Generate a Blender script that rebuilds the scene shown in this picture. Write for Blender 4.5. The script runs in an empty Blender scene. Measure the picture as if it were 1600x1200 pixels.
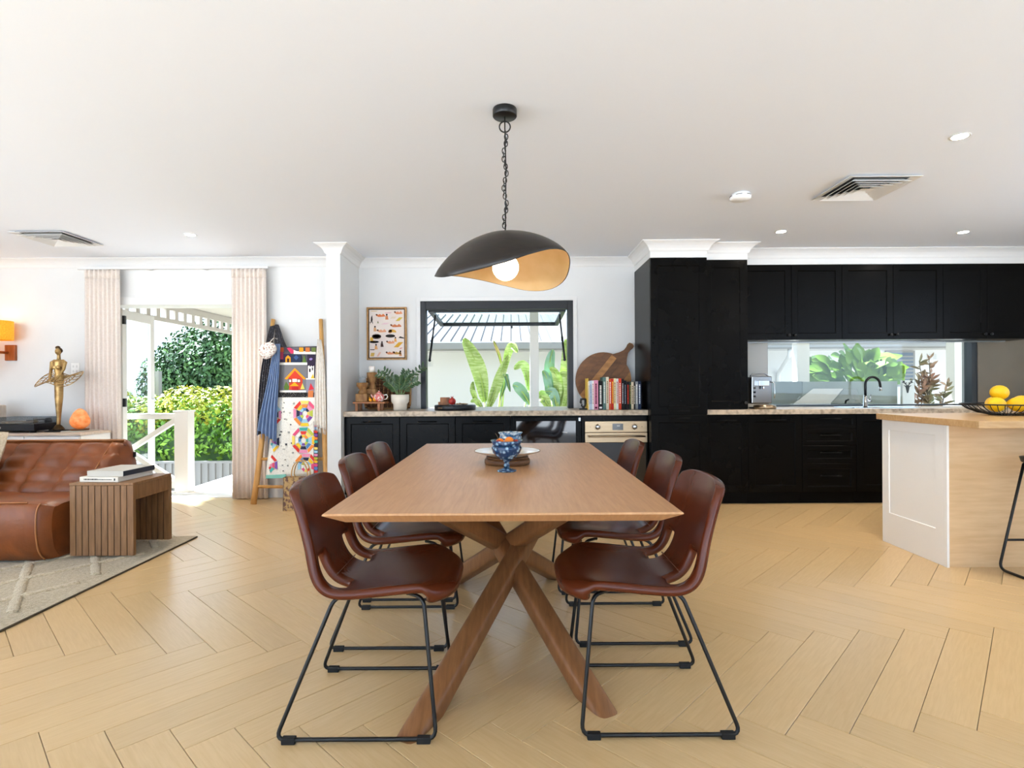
import bpy, bmesh, math, random
from mathutils import Vector, Matrix
R = math.radians
sc = bpy.context.scene
COL = sc.collection
random.seed(7)

# ------------------------------------------------------------------ camera
F, CX, CY, H, ROLL = 865.0, 800.0, 603.0, 1.135, 0.0055
cam = bpy.data.objects.new('camera', bpy.data.cameras.new('camera'))
COL.objects.link(cam)
cam.location = (0, 0, H)
cam.rotation_euler = (math.pi / 2, ROLL, 0)
cam.data.sensor_width = 36.0
cam.data.lens = F * 36.0 / 1600.0
cam.data.shift_y = (CY - 600.0) / 1600.0
cam.data.clip_start = 0.05
sc.camera = cam

# ------------------------------------------------------------------ sky, sun, exposure
world = bpy.data.worlds.new('overcast_sky')
sc.world = world
world.use_nodes = True
_bg = world.node_tree.nodes['Background']
_bg.inputs['Color'].default_value = (0.70, 0.92, 1.22, 1)
_bg.inputs['Strength'].default_value = 1.7
sun_data = bpy.data.lights.new('sun', 'SUN')
sun_data.energy = 24.0
sun_data.angle = R(3)
sun_data.color = (0.86, 0.96, 1.12)
sun = bpy.data.objects.new('sun', sun_data)
sun.rotation_euler = Vector((.5, -.3, -.8)).to_track_quat('-Z', 'Y').to_euler()      # high, from beyond the garden
COL.objects.link(sun)
sc.view_settings.view_transform = 'Standard'
sc.view_settings.look = 'None'
sc.view_settings.gamma = 1.0
sc.view_settings.use_curve_mapping = False
sc.view_settings.exposure = 0.84
sc.cycles.use_denoising = True
sc.cycles.max_bounces = 8
sc.cycles.diffuse_bounces = 5
sc.cycles.glossy_bounces = 4
sc.cycles.transmission_bounces = 8
sc.cycles.transparent_max_bounces = 12
sc.cycles.sample_clamp_indirect = 8.0
sc.cycles.caustics_reflective = False
sc.cycles.caustics_refractive = False

# ------------------------------------------------------------------ measuring helpers
def at(px, py, y):
    """world (x, z) of a photo pixel for something standing at distance y"""
    a = (px - CX) / F * y; b = (CY - py) / F * y
    c, s = math.cos(ROLL), math.sin(ROLL)
    return a * c + b * s, H + (-a * s + b * c)
def X(px, y, py=600): return at(px, py, y)[0]
def Z(py, y, px=800): return at(px, py, y)[1]

# ------------------------------------------------------------------ materials
def lin(h):
    if isinstance(h, str):
        h = h.lstrip('#'); c = [int(h[i:i + 2], 16) / 255 for i in (0, 2, 4)]
    else: c = list(h)
    return tuple((v / 12.92 if v <= .04045 else ((v + .055) / 1.055) ** 2.4) for v in c) + (1,)
MATS = {}
def mat(name, col, rough=.5, metal=0, col2=None, scale=8, stretch=(1, 1, 1), mixlo=.35, mixhi=.65, bump=0, bscale=None,
        rnd=0, spec=.5, coat=0, trans=0, ior=1.45, emit=None, estr=0, detail=4, alpha=1, island=0, sheen=0, dist=0, subs=0, kind='noise'):
    m = bpy.data.materials.new(name); m.use_nodes = True; MATS[name] = m
    nt = m.node_tree; N = nt.nodes; L = nt.links
    b = N['Principled BSDF']
    b.inputs['Roughness'].default_value = rough; b.inputs['Metallic'].default_value = metal
    b.inputs['Specular IOR Level'].default_value = spec; b.inputs['Coat Weight'].default_value = coat
    b.inputs['Coat Roughness'].default_value = .15
    b.inputs['Transmission Weight'].default_value = trans; b.inputs['IOR'].default_value = ior
    b.inputs['Alpha'].default_value = alpha; b.inputs['Sheen Weight'].default_value = sheen
    if subs:
        b.inputs['Subsurface Weight'].default_value = subs; b.inputs['Subsurface Radius'].default_value = (.03, .015, .008)
    if emit is not None:
        b.inputs['Emission Color'].default_value = lin(emit); b.inputs['Emission Strength'].default_value = estr
    c1 = lin(col); b.inputs['Base Color'].default_value = c1
    vec = None
    if col2 is not None or bump:
        tc = N.new('ShaderNodeTexCoord'); mp = N.new('ShaderNodeMapping')
        mp.inputs['Scale'].default_value = stretch
        src = tc.outputs['Object']
        if rnd:
            oi = N.new('ShaderNodeObjectInfo'); ad = N.new('ShaderNodeVectorMath'); ad.operation = 'MULTIPLY_ADD'
            ad.inputs[1].default_value = (1, 1, 1)
            cx = N.new('ShaderNodeCombineXYZ'); mu = N.new('ShaderNodeMath'); mu.operation = 'MULTIPLY'; mu.inputs[1].default_value = 37
            L.new(oi.outputs['Random'], mu.inputs[0]); L.new(mu.outputs[0], cx.inputs[0]); L.new(mu.outputs[0], cx.inputs[1])
            L.new(src, ad.inputs[0]); L.new(cx.outputs[0], ad.inputs[2]); src = ad.outputs[0]
        L.new(src, mp.inputs['Vector']); vec = mp.outputs['Vector']
    out = None
    if col2 is not None:
        if kind == 'noise':
            t = N.new('ShaderNodeTexNoise'); t.inputs['Scale'].default_value = scale; t.inputs['Detail'].default_value = detail
            t.inputs['Distortion'].default_value = dist; fac = t.outputs['Fac']
        elif kind == 'checker':
            t = N.new('ShaderNodeTexChecker'); t.inputs['Scale'].default_value = scale; fac = t.outputs['Fac']
        elif kind == 'voronoi':
            t = N.new('ShaderNodeTexVoronoi'); t.inputs['Scale'].default_value = scale; fac = t.outputs['Distance']
        else:
            t = N.new('ShaderNodeTexWave'); t.inputs['Scale'].default_value = scale; t.inputs['Distortion'].default_value = dist
            t.inputs['Detail'].default_value = detail; fac = t.outputs['Fac']
        L.new(vec, t.inputs['Vector'])
        cr = N.new('ShaderNodeValToRGB'); cr.color_ramp.elements[0].position = mixlo; cr.color_ramp.elements[1].position = mixhi
        cr.color_ramp.elements[0].color = c1; cr.color_ramp.elements[1].color = lin(col2)
        L.new(fac, cr.inputs['Fac']); out = cr.outputs['Color']
    if rnd or island:
        hs = N.new('ShaderNodeHueSaturation'); mr = N.new('ShaderNodeMapRange')
        k = rnd or island
        mr.inputs['To Min'].default_value = 1 - k; mr.inputs['To Max'].default_value = 1 + k
        if island:
            g = N.new('ShaderNodeNewGeometry'); L.new(g.outputs['Random Per Island'], mr.inputs['Value'])
        else:
            oi2 = N.new('ShaderNodeObjectInfo'); L.new(oi2.outputs['Random'], mr.inputs['Value'])
        L.new(mr.outputs['Result'], hs.inputs['Value'])
        if out: L.new(out, hs.inputs['Color'])
        else: hs.inputs['Color'].default_value = c1
        out = hs.outputs['Color']
    if out: L.new(out, b.inputs['Base Color'])
    if bump:
        t2 = N.new('ShaderNodeTexNoise'); t2.inputs['Scale'].default_value = bscale or scale; t2.inputs['Detail'].default_value = 3
        L.new(vec, t2.inputs['Vector'])
        bp = N.new('ShaderNodeBump'); bp.inputs['Strength'].default_value = bump; bp.inputs['Distance'].default_value = .01
        L.new(t2.outputs['Fac'], bp.inputs['Height']); L.new(bp.outputs['Normal'], b.inputs['Normal'])
    return m

# ------------------------------------------------------------------ mesh builder
class MB:
    def __init__(s): s.v = []; s.f = []; s.sm = []; s.mi = []; s.cur = 0
    def add(s, vs, fs, smooth=False):
        o = len(s.v); s.v += [tuple(p) for p in vs]
        for f in fs: s.f.append(tuple(i + o for i in f)); s.sm.append(smooth); s.mi.append(s.cur)
        return s
    def box(s, x0, x1, y0, y1, z0, z1, xf=None):
        vs = [(x0, y0, z0), (x1, y0, z0), (x1, y1, z0), (x0, y1, z0), (x0, y0, z1), (x1, y0, z1), (x1, y1, z1), (x0, y1, z1)]
        if xf: vs = [xf(Vector(p)) for p in vs]
        return s.add(vs, [(0, 3, 2, 1), (4, 5, 6, 7), (0, 1, 5, 4), (1, 2, 6, 5), (2, 3, 7, 6), (3, 0, 4, 7)])
    def tube(s, pts, r, n=8, closed=False, flat=None, smooth=True):
        pts = [Vector(p) for p in pts]; m = len(pts)
        rs = r if isinstance(r, (list, tuple)) else [r] * m
        tans = []
        for i in range(m):
            a = pts[(i - 1) % m] if (closed or i > 0) else pts[i]; b = pts[(i + 1) % m] if (closed or i < m - 1) else pts[i]
            t = (b - a); tans.append(t.normalized() if t.length > 1e-9 else Vector((0, 0, 1)))
        up = flat if flat is not None else (Vector((0, 0, 1)) if abs(tans[0].z) < .9 else Vector((1, 0, 0)))
        up = Vector(up); nrm = (up - tans[0] * up.dot(tans[0])).normalized()
        vs = []
        for i in range(m):
            if i: 
                nrm = nrm - tans[i] * nrm.dot(tans[i])
                nrm = nrm.normalized() if nrm.length > 1e-6 else tans[i].orthogonal().normalized()
            bi = tans[i].cross(nrm)
            for k in range(n):
                a = 2 * math.pi * (k + .5) / n
                vs.append(pts[i] + (nrm * math.cos(a) + bi * math.sin(a)) * rs[i])
        fs = []
        for i in range(m if closed else m - 1):
            j = (i + 1) % m
            for k in range(n):
                l = (k + 1) % n; fs.append((i * n + k, i * n + l, j * n + l, j * n + k))
        if not closed: fs += [tuple(range(n))[::-1], tuple((m - 1) * n + k for k in range(n))]
        return s.add(vs, fs, smooth)
    def bar(s, p0, p1, w, h, up=(0, 0, 1), rnd=0, w1=None, h1=None):
        """rectangular beam from p0 to p1"""
        p0, p1 = Vector(p0), Vector(p1); t = (p1 - p0).normalized(); up = Vector(up)
        sd = t.cross(up).normalized(); u = sd.cross(t)
        vs = []
        for p, ww, hh in ((p0, w, h), (p1, w1 or w, h1 or h)):
            for a, b in ((-1, -1), (1, -1), (1, 1), (-1, 1)): vs.append(p + sd * a * ww / 2 + u * b * hh / 2)
        return s.add(vs, [(3, 2, 1, 0), (4, 5, 6, 7), (0, 1, 5, 4), (1, 2, 6, 5), (2, 3, 7, 6), (3, 0, 4, 7)])
    def lathe(s, prof, n=24, c=(0, 0, 0), smooth=True, wob=None):
        vs = []; m = len(prof)
        for r, z in prof:
            for k in range(n):
                a = 2 * math.pi * k / n; q = r * (wob(a, z) if wob else 1)
                vs.append((c[0] + q * math.cos(a), c[1] + q * math.sin(a), c[2] + z))
        fs = []
        for i in range(m - 1):
            for k in range(n):
                l = (k + 1) % n; fs.append((i * n + k, i * n + l, (i + 1) * n + l, (i + 1) * n + k))
        if prof[0][0] > 1e-5: fs.append(tuple(range(n))[::-1])
        if prof[-1][0] > 1e-5: fs.append(tuple((m - 1) * n + k for k in range(n)))
        return s.add(vs, fs, smooth)
    def prism(s, poly, fn, d0, d1, smooth=False):
        """poly of (a,b) mapped by fn(a,b,d) and extruded from d0 to d1"""
        n = len(poly); vs = [fn(a, b, d0) for a, b in poly] + [fn(a, b, d1) for a, b in poly]
        fs = [tuple(range(n))[::-1], tuple(range(n, 2 * n))] + [(i, (i + 1) % n, n + (i + 1) % n, n + i) for i in range(n)]
        return s.add(vs, fs, smooth)
    def grid(s, fn, nu, nv, cu=False, cv=False, smooth=True, skip=None):
        vs = [fn(i / (nu if cu else nu - 1), j / (nv if cv else nv - 1)) for i in range(nu) for j in range(nv)]
        fs = []
        for i in range(nu if cu else nu - 1):
            for j in range(nv if cv else nv - 1):
                if skip and skip(i, j): continue
                a, b = (i + 1) % nu, (j + 1) % nv
                fs.append((i * nv + j, a * nv + j, a * nv + b, i * nv + b))
        return s.add(vs, fs, smooth)
    def ball(s, c, r, n=12, fn=None):
        if not isinstance(r, (list, tuple)): r = (r, r, r)
        m = n // 2
        vs = [(0, 0, -1)]
        for i in range(1, m):
            t = math.pi * i / m - math.pi / 2
            for k in range(n): a = 2 * math.pi * k / n; vs.append((math.cos(t) * math.cos(a), math.cos(t) * math.sin(a), math.sin(t)))
        vs.append((0, 0, 1))
        fs = [(0, 1 + (k + 1) % n, 1 + k) for k in range(n)]
        for i in range(m - 2):
            for k in range(n):
                l = (k + 1) % n; fs.append((1 + i * n + k, 1 + i * n + l, 1 + (i + 1) * n + l, 1 + (i + 1) * n + k))
        t = len(vs) - 1; fs += [(t, 1 + (m - 2) * n + k, 1 + (m - 2) * n + (k + 1) % n) for k in range(n)]
        if fn: vs = [fn(Vector(p)) for p in vs]
        return s.add([(c[0] + p[0] * r[0], c[1] + p[1] * r[1], c[2] + p[2] * r[2]) for p in vs], fs, True)
    def build(s, name, m, parent=None, loc=None, rot=None, bevel=0, seg=2, solid=0, subs=0, fix=True, off=0):
        me = bpy.data.meshes.new(name); me.from_pydata(s.v, [], s.f)
        me.polygons.foreach_set('use_smooth', s.sm)
        ms = m if isinstance(m, (list, tuple)) else [m]
        for q in ms: me.materials.append(MATS[q] if isinstance(q, str) else q)
        if len(ms) > 1: me.polygons.foreach_set('material_index', s.mi)
        if fix:
            bm = bmesh.new(); bm.from_mesh(me)
            lo = [v for v in bm.verts if not v.link_faces]
            if lo: bmesh.ops.delete(bm, geom=lo, context='VERTS')
            bmesh.ops.recalc_face_normals(bm, faces=bm.faces); bm.to_mesh(me); bm.free()
        me.update()
        o = bpy.data.objects.new(name, me); COL.objects.link(o)
        if parent is not None: o.parent = parent
        if loc is not None: o.location = loc
        if rot is not None: o.rotation_euler = rot
        if solid:
            q = o.modifiers.new('solid', 'SOLIDIFY'); q.thickness = solid; q.offset = off
        if subs:
            q = o.modifiers.new('subs', 'SUBSURF'); q.levels = subs; q.render_levels = subs
        if bevel:
            q = o.modifiers.new('bevel', 'BEVEL'); q.width = bevel; q.segments = seg; q.limit_method = 'ANGLE'; q.angle_limit = R(40)
        return o
def box(name, m, x0, x1, y0, y1, z0, z1, parent=None, bevel=0, **k): return MB().box(x0, x1, y0, y1, z0, z1).build(name, m, parent, bevel=bevel, **k)
def T(name, label, cat, loc=(0, 0, 0), rz=0, group=None):
    o = bpy.data.objects.new(name, None); COL.objects.link(o); o.empty_display_size = .1
    o.location = loc; o.rotation_euler = (0, 0, rz)
    return tag(o, label, cat, group)
def tag(o, label, cat, group=None):
    o['label'] = label; o['category'] = cat
    if group: o['group'] = group
    return o
def S(o, label=None):
    o['kind'] = 'structure'
    if label: o['label'] = label
    return o
def dup(o, parent=None, loc=None, rz=None, label=None):
    c = o.copy(); COL.objects.link(c); c.parent = parent
    if loc is not None: c.location = loc
    if rz is not None: c.rotation_euler = (0, 0, rz)
    if label: c['label'] = label
    for ch in list(o.children): dup(ch, c)
    return c
def arc(c, r, a0, a1, n, pl='xz'):
    out = []
    for i in range(n):
        a = a0 + (a1 - a0) * i / (n - 1); p, q = r * math.cos(a), r * math.sin(a)
        out.append((c[0] + p, c[1], c[2] + q) if pl == 'xz' else (c[0] + p, c[1] + q, c[2]) if pl == 'xy' else (c[0], c[1] + p, c[2] + q))
    return out
def fillet(pts, r, n=5, closed=False):
    """round the corners of a polyline"""
    P = [Vector(p) for p in pts]; out = []; m = len(P)
    for i in range(m):
        if not closed and i in (0, m - 1): out.append(P[i]); continue
        a, b, c = P[i - 1], P[i], P[(i + 1) % m]
        u, w = (a - b), (c - b); d = min(r, u.length * .45, w.length * .45)
        p, q = b + u.normalized() * d, b + w.normalized() * d
        for k in range(n):
            t = k / (n - 1); out.append((p * (1 - t) + b * t) * (1 - t) + (b * (1 - t) + q * t) * t)
    return out
def spline(vals, t):
    """Catmull-Rom through a list of equal-length tuples, t in 0..1"""
    n = len(vals) - 1; f = min(max(t, 0), 1) * n; i = min(int(f), n - 1); u = f - i
    g = lambda k: vals[min(max(k, 0), n)]
    p0, p1, p2, p3 = g(i - 1), g(i), g(i + 1), g(i + 2)
    return tuple(.5 * (2 * b + (c - a) * u + (2 * a - 5 * b + 4 * c - d) * u * u + (3 * b - a - 3 * c + d) * u ** 3) for a, b, c, d in zip(p0, p1, p2, p3))

# ------------------------------------------------------------------ the palette
mat('wall_paint', '#dddddb', .6, col2='#dadad8', scale=3, bump=.02, bscale=120)
mat('ceiling_paint', '#e9eef6', .7)
mat('trim_white', '#dfdedc', .5)
mat('floor_oak', '#cfb081', .29, col2='#c5a473', scale=6, stretch=(1.3, 16, 3), mixlo=.3, mixhi=.75, bump=.04, bscale=7, rnd=.05, detail=6, dist=.6, spec=.8)
mat('floor_gap', '#4a3722', .9)
mat('table_oak', '#c39468', .42, col2='#b2835a', scale=5, stretch=(18, 1.2, 6), mixlo=.3, mixhi=.75, bump=.03, bscale=8, detail=6, dist=.5)
mat('table_leg_wood', '#8d5f39', .4, col2='#734a2a', scale=5, stretch=(14, 2, 2), mixlo=.3, mixhi=.75, detail=6, dist=.4)
mat('leather_brown', '#50220f', .26, col2='#582714', scale=6, bump=.04, bscale=90, spec=.34)
mat('leather_edge', '#6a3a22', .35)
mat('black_metal', '#0c0c0d', .38, spec=.5)
mat('handle_black', '#0a0a0a', .5, spec=.15)
mat('black_rubber', '#101010', .7)
mat('cab_black', '#080706', .27, col2='#090807', scale=4, spec=.1)
mat('cab_kick', '#080707', .5, spec=.1)
mat('stone', '#c9b69d', .35, col2='#8d7c69', scale=26, mixlo=.42, mixhi=.7, detail=8, bump=.03, bscale=60)
mat('stainless', '#a8947a', .3, metal=1, col2='#9c876b', scale=4, stretch=(1, 1, 60))
mat('chrome', '#cfd2d4', .12, metal=1)
mat('black_glass', '#060607', .04, spec=.7)
mat('window_black', '#141518', .4)
mat('strut_grey', '#4a4e52', .4, metal=.6)
mat('white_paint', '#f3f2ef', .4)
mat('island_oak', '#e0c096', .45, col2='#d3b084', scale=4, stretch=(1.2, 1, 10), mixlo=.3, mixhi=.7, detail=5)
mat('island_top', '#cba87c', .32, col2='#b8915f', scale=5, stretch=(1.4, 14, 8), mixlo=.3, mixhi=.75, detail=6, dist=.5)
mat('lamp_black', '#241d18', .36, col2='#171310', scale=8, stretch=(2, 2, 10), bump=.05, bscale=60)
mat('lamp_gold', '#dcc096', .34, metal=.7, col2='#c8a670', scale=5, mixlo=.3, mixhi=.7)
mat('bulb_glow', '#fff2dd', .4, emit='#ffe8c8', estr=9)
mat('downlight_glow', '#ffffff', .4, emit='#fff1dc', estr=70)
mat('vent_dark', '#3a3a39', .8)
mat('plaster_grey', '#dcdbd8', .6)
def glass(name, col, rough=0, mix=.12):
    """thin pane: mostly see-through with a mirror share"""
    m = bpy.data.materials.new(name); m.use_nodes = True; MATS[name] = m; nt = m.node_tree; nt.nodes.remove(nt.nodes['Principled BSDF'])
    o = nt.nodes['Material Output']; t = nt.nodes.new('ShaderNodeBsdfTransparent'); g = nt.nodes.new('ShaderNodeBsdfGlossy'); x = nt.nodes.new('ShaderNodeMixShader')
    t.inputs['Color'].default_value = lin(col); g.inputs['Roughness'].default_value = rough; x.inputs['Fac'].default_value = mix
    nt.links.new(t.outputs[0], x.inputs[1]); nt.links.new(g.outputs[0], x.inputs[2]); nt.links.new(x.outputs[0], o.inputs['Surface'])
glass('pane', '#f6f8f6', 0, .04); glass('pane_pale', '#eef2f0', 0, .07); glass('smoke_acrylic', '#e2e6e9', .02, .08)
# ================================================================== the room
CEIL = 2.46
YL, YW = 5.70, 5.78                      # door wall, window wall
XL, XR, YB = -6.3, 5.7, -2.8             # left wall, right wall, rear wall
KF = 5.22                                # worktop front line
# ---- floor: herringbone boards
floor_o = S(box('floor', 'floor_gap', XL, XR, YB, YW + .15, -.25, -.012))
W_ = .1503; TH = .757
A_ = (math.sin(TH), math.cos(TH)); B_ = (-math.cos(TH), math.sin(TH))
RA, RB = 12.67, 4.95
def plank_mesh(L, W):
    m = MB(); g = .0009; c = .0012; x, y = L / 2 - g, W / 2 - g
    vs = [(-x, -y, -.012), (x, -y, -.012), (x, y, -.012), (-x, y, -.012), (-x, -y, -c), (x, -y, -c), (x, y, -c), (-x, y, -c),
          (-x + c, -y + c, 0), (x - c, -y + c, 0), (x - c, y - c, 0), (-x + c, y - c, 0)]
    m.add(vs, [(0, 1, 5, 4), (1, 2, 6, 5), (2, 3, 7, 6), (3, 0, 4, 7), (4, 5, 9, 8), (5, 6, 10, 9), (6, 7, 11, 10), (7, 4, 8, 11), (8, 9, 10, 11)])
    return m
plank_me = plank_mesh(6 * W_, W_).build('floor_board', 'floor_oak', fix=False)
def clip_poly(poly, x0, x1, y0, y1):
    for ax, lim, sgn in ((0, x0, 1), (0, x1, -1), (1, y0, 1), (1, y1, -1)):
        out = []
        for i in range(len(poly)):
            p, q = poly[i - 1], poly[i]
            dp, dq = sgn * (p[ax] - lim), sgn * (q[ax] - lim)
            if (dp >= 0) != (dq >= 0):
                t = dp / (dp - dq); out.append(tuple(p[k] + (q[k] - p[k]) * t for k in (0, 1)))
            if dq >= 0: out.append(q)
        poly = out
        if not poly: break
    return poly
FX0, FX1, FY0, FY1 = XL, XR, YB, YL
boards = []
for mcol in range(-6, 8):
    for k in range(-60, 60):
        for typ in (0, 1):
            a0, b0 = (RA - k + 6 * mcol, RB - 1 + k + 6 * mcol) if typ == 0 else (RA + 6 - k + 6 * mcol, RB - 1 + k + 6 * mcol)
            da, db = (6, 1) if typ == 0 else (1, 6)
            ca, cb = (a0 + da / 2) * W_, (b0 + db / 2) * W_
            x, y = ca * A_[0] + cb * B_[0], ca * A_[1] + cb * B_[1]
            if x < FX0 - .5 or x > FX1 + .5 or y < FY0 - .5 or y > FY1 + .5: continue
            ang = math.atan2(*(A_[::-1] if typ == 0 else B_[::-1]))
            hx = [(sx * 3 * W_, sy * .5 * W_) for sx, sy in ((-1, -1), (1, -1), (1, 1), (-1, 1))]
            cs, sn = math.cos(ang), math.sin(ang)
            poly = [(x + p * cs - q * sn, y + p * sn + q * cs) for p, q in hx]
            cl = clip_poly(poly, FX0, FX1, FY0, FY1)
            if len(cl) < 3: continue
            ar = abs(sum(cl[i - 1][0] * cl[i][1] - cl[i][0] * cl[i - 1][1] for i in range(len(cl)))) / 2
            if ar < .002: continue
            boards.append((x, y, ang, ar > .999 * 6 * W_ * W_, cl))
def in_view(b):
    for x, y in b[4] + [(b[0], b[1])]:
        if y < 1.2: continue
        px, py = CX + F * x / y, CY + F * H / y
        if -20 < px < 1620 and py < 1215 and not (x > 1.25 and y > 5.35) and not (x > 2.7 and 3.5 < y < 4.4): return True
    return False
seen = sorted([b for b in boards if in_view(b)], key=lambda b: b[1])
near, rest = seen[:300], seen[300:] + [b for b in boards if not in_view(b)]
first = True
def clipped(b, mb):
    cx, cy = b[0], b[1]; n = len(b[4]); s = .9985
    q = [(cx + (p[0] - cx) * s, cy + (p[1] - cy) * s) for p in b[4]]
    mb.add([(p[0], p[1], -.012) for p in q] + [(p[0], p[1], 0) for p in q], [tuple(range(n, 2 * n))] + [(i, (i + 1) % n, n + (i + 1) % n, n + i) for i in range(n)])
for b in near:
    if b[3]:
        o = plank_me if first else plank_me.copy()
        if not first: COL.objects.link(o)
        first = False
        o.location = (b[0], b[1], 0); o.rotation_euler = (0, 0, b[2])
    else:
        mb = MB(); cs, sn = math.cos(-b[2]), math.sin(-b[2])
        loc = [((p[0] - b[0]) * cs - (p[1] - b[1]) * sn, (p[0] - b[0]) * sn + (p[1] - b[1]) * cs) for p in b[4]]
        clipped((0, 0, 0, 0, loc), mb); o = mb.build('floor_board', 'floor_oak', fix=False)
        o.location = (b[0], b[1], 0); o.rotation_euler = (0, 0, b[2])
    o.parent = floor_o
mb = MB()
for b in rest: clipped(b, mb)
mb.build('floor_boards', 'floor_oak', floor_o, fix=False)['kind'] = 'stuff'

# ---- ceiling and walls
S(box('ceiling', 'ceiling_paint', XL - .4, XR + .4, YB - .4, YW + .25, CEIL, CEIL + .2))
DX0, DX1, DZ = -4.205, X(371, YL), Z(472, YL, 275)      # French door opening
m = MB(); m.box(XL - .2, DX0, YL, YL + .22, -.1, CEIL); m.box(DX0, DX1, YL, YL + .22, DZ, CEIL); m.box(DX1, -1.72, YL, YL + .22, -.1, CEIL)
S(m.build('wall_left_back', 'wall_paint'))
NX0, NX1, NY = -1.722, -1.593, 5.15                            # nib wall beside the ladder
S(box('wall_nib', 'wall_paint', NX0, NX1, NY, YW + .2, -.02, CEIL))
WX0, WX1, WZ0, WZ1 = X(657.5, YW), X(896, YW), .90, Z(470, YW)  # servery window
KX0, KX1, KZ0, KZ1 = X(1199, YW), X(1527, YW), .905, Z(528, YW, 1350)    # splashback window
m = MB(); d0, d1 = YW, YW + .2
m.box(NX1, WX0, d0, d1, -.1, CEIL); m.box(WX0, WX1, d0, d1, -.1, WZ0 - .05); m.box(WX0, WX1, d0, d1, WZ1, CEIL)
m.box(WX1, KX0, d0, d1, -.1, CEIL); m.box(KX0, KX1, d0, d1, -.1, KZ0 - .05); m.box(KX0, KX1, d0, d1, KZ1, CEIL); m.box(KX1, XR + .2, d0, d1, -.1, CEIL)
S(m.build('wall_back', 'wall_paint'))
# unseen side and rear walls; their wide openings are added to let daylight in
m = MB(); m.box(XL - .2, XL, YB, -2.4, -.1, CEIL); m.box(XL - .2, XL, -2.4, 2.3, 2.32, CEIL); m.box(XL - .2, XL, 2.3, YL, -.1, CEIL); m.box(XL - .2, XL, .8, 1.0, -.1, 2.32)
S(m.build('wall_left', 'wall_paint'))
m = MB(); m.box(XR, XR + .2, YB, -2.2, -.1, CEIL); m.box(XR, XR + .2, -2.2, 3.6, 2.32, CEIL); m.box(XR, XR + .2, -2.2, 3.6, -.1, .95); m.box(XR, XR + .2, 3.6, YW, -.1, CEIL)
S(m.build('wall_right', 'wall_paint'))
m = MB(); m.box(XL, -5.6, YB - .2, YB, -.1, CEIL); m.box(2.7, XR, YB - .2, YB, -.1, CEIL); m.box(-5.6, 2.7, YB - .2, YB, 2.32, CEIL)
S(m.build('wall_rear', 'wall_paint'))
# ---- cornice
def cornice(path, name):
    prof = [(0, -.088), (.006, -.088), (.012, -.08), (.02, -.06), (.034, -.04), (.052, -.024), (.072, -.014), (.08, -.008), (.088, -.006), (.088, 0), (0, 0)]
    mb = MB(); P = [Vector((p[0], p[1])) for p in path]; n = len(prof); vs = []
    for i, p in enumerate(P):
        dirs = []
        if i > 0: dirs.append((P[i] - P[i - 1]).normalized())
        if i < len(P) - 1: dirs.append((P[i + 1] - P[i]).normalized())
        ns = [Vector((d.y, -d.x)) for d in dirs]             # room lies on the right of the path
        nn = ns[0] if len(ns) == 1 else (ns[0] + ns[1]) / (1 + ns[0].dot(ns[1]))
        for o, z in prof: vs.append((p.x + nn.x * o, p.y + nn.y * o, CEIL + z))
    fs = []
    for i in range(len(P) - 1):
        for k in range(n): l = (k + 1) % n; fs.append((i * n + k, (i + 1) * n + k, (i + 1) * n + l, i * n + l))
    fs += [tuple(range(n)), tuple((len(P) - 1) * n + k for k in range(n))[::-1]]
    return S(mb.add(vs, fs).build(name, 'trim_white'))
TX0, TX1, TY = 1.284, 1.811, 5.12                               # tall cabinet
UX0, UX1, UY = TX1, 2.227, 5.22                                # narrower tall cabinet on the bench
VY = 5.45                                                    # wall cupboards
CABT = 2.315                                                 # top of the cupboards
cornice([(XL, YL), (NX0, YL), (NX0, NY), (NX1, NY), (NX1, YW), (TX0, YW), (TX0, TY), (TX1, TY), (TX1, UY), (UX1, UY), (UX1, VY), (XR, VY)], 'trim_1')
m = MB(); m.box(TX0, TX1, TY, YW, CABT, CEIL); m.box(TX1, UX1, UY, YW, CABT, CEIL); m.box(UX1, XR, VY, YW, CABT, CEIL)
S(m.build('trim_2', 'trim_white'))                           # bulkhead over the cupboards
# ---- baseboards, door lining, window architrave
m = MB(); m.box(DX1 + .02, NX0, YL - .016, YL, 0, .13); m.box(NX0 - .016, NX0, NY, YL, 0, .13); m.box(NX0 - .016, NX1, NY - .016, NY, 0, .13)
S(m.build('baseboard_right', 'trim_white', bevel=.004))
S(box('baseboard_left', 'trim_white', XL, DX0 - .02, YL - .016, YL, 0, .13, bevel=.004))
m = MB(); m.box(DX0 - .05, DX0 + .03, YL - .02, YL + .24, 0, DZ + .05); m.box(DX1 - .03, DX1 + .05, YL - .02, YL + .24, 0, DZ + .05); m.box(DX0 + .03, DX1 - .03, YL - .02, YL + .24, DZ - .03, DZ + .05)
S(m.build('trim_3', 'trim_white', bevel=.004))
m = MB(); a = .04
m.box(WX0 - a, WX0, YW - .012, YW, .905, WZ1 + a); m.box(WX1, WX1 + a, YW - .012, YW, .905, WZ1 + a); m.box(WX0, WX1, YW - .012, YW, WZ1, WZ1 + a)
S(m.build('trim_4', 'trim_white', bevel=.002))

mat('door_paint', '#cfcac2', .45)
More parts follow.
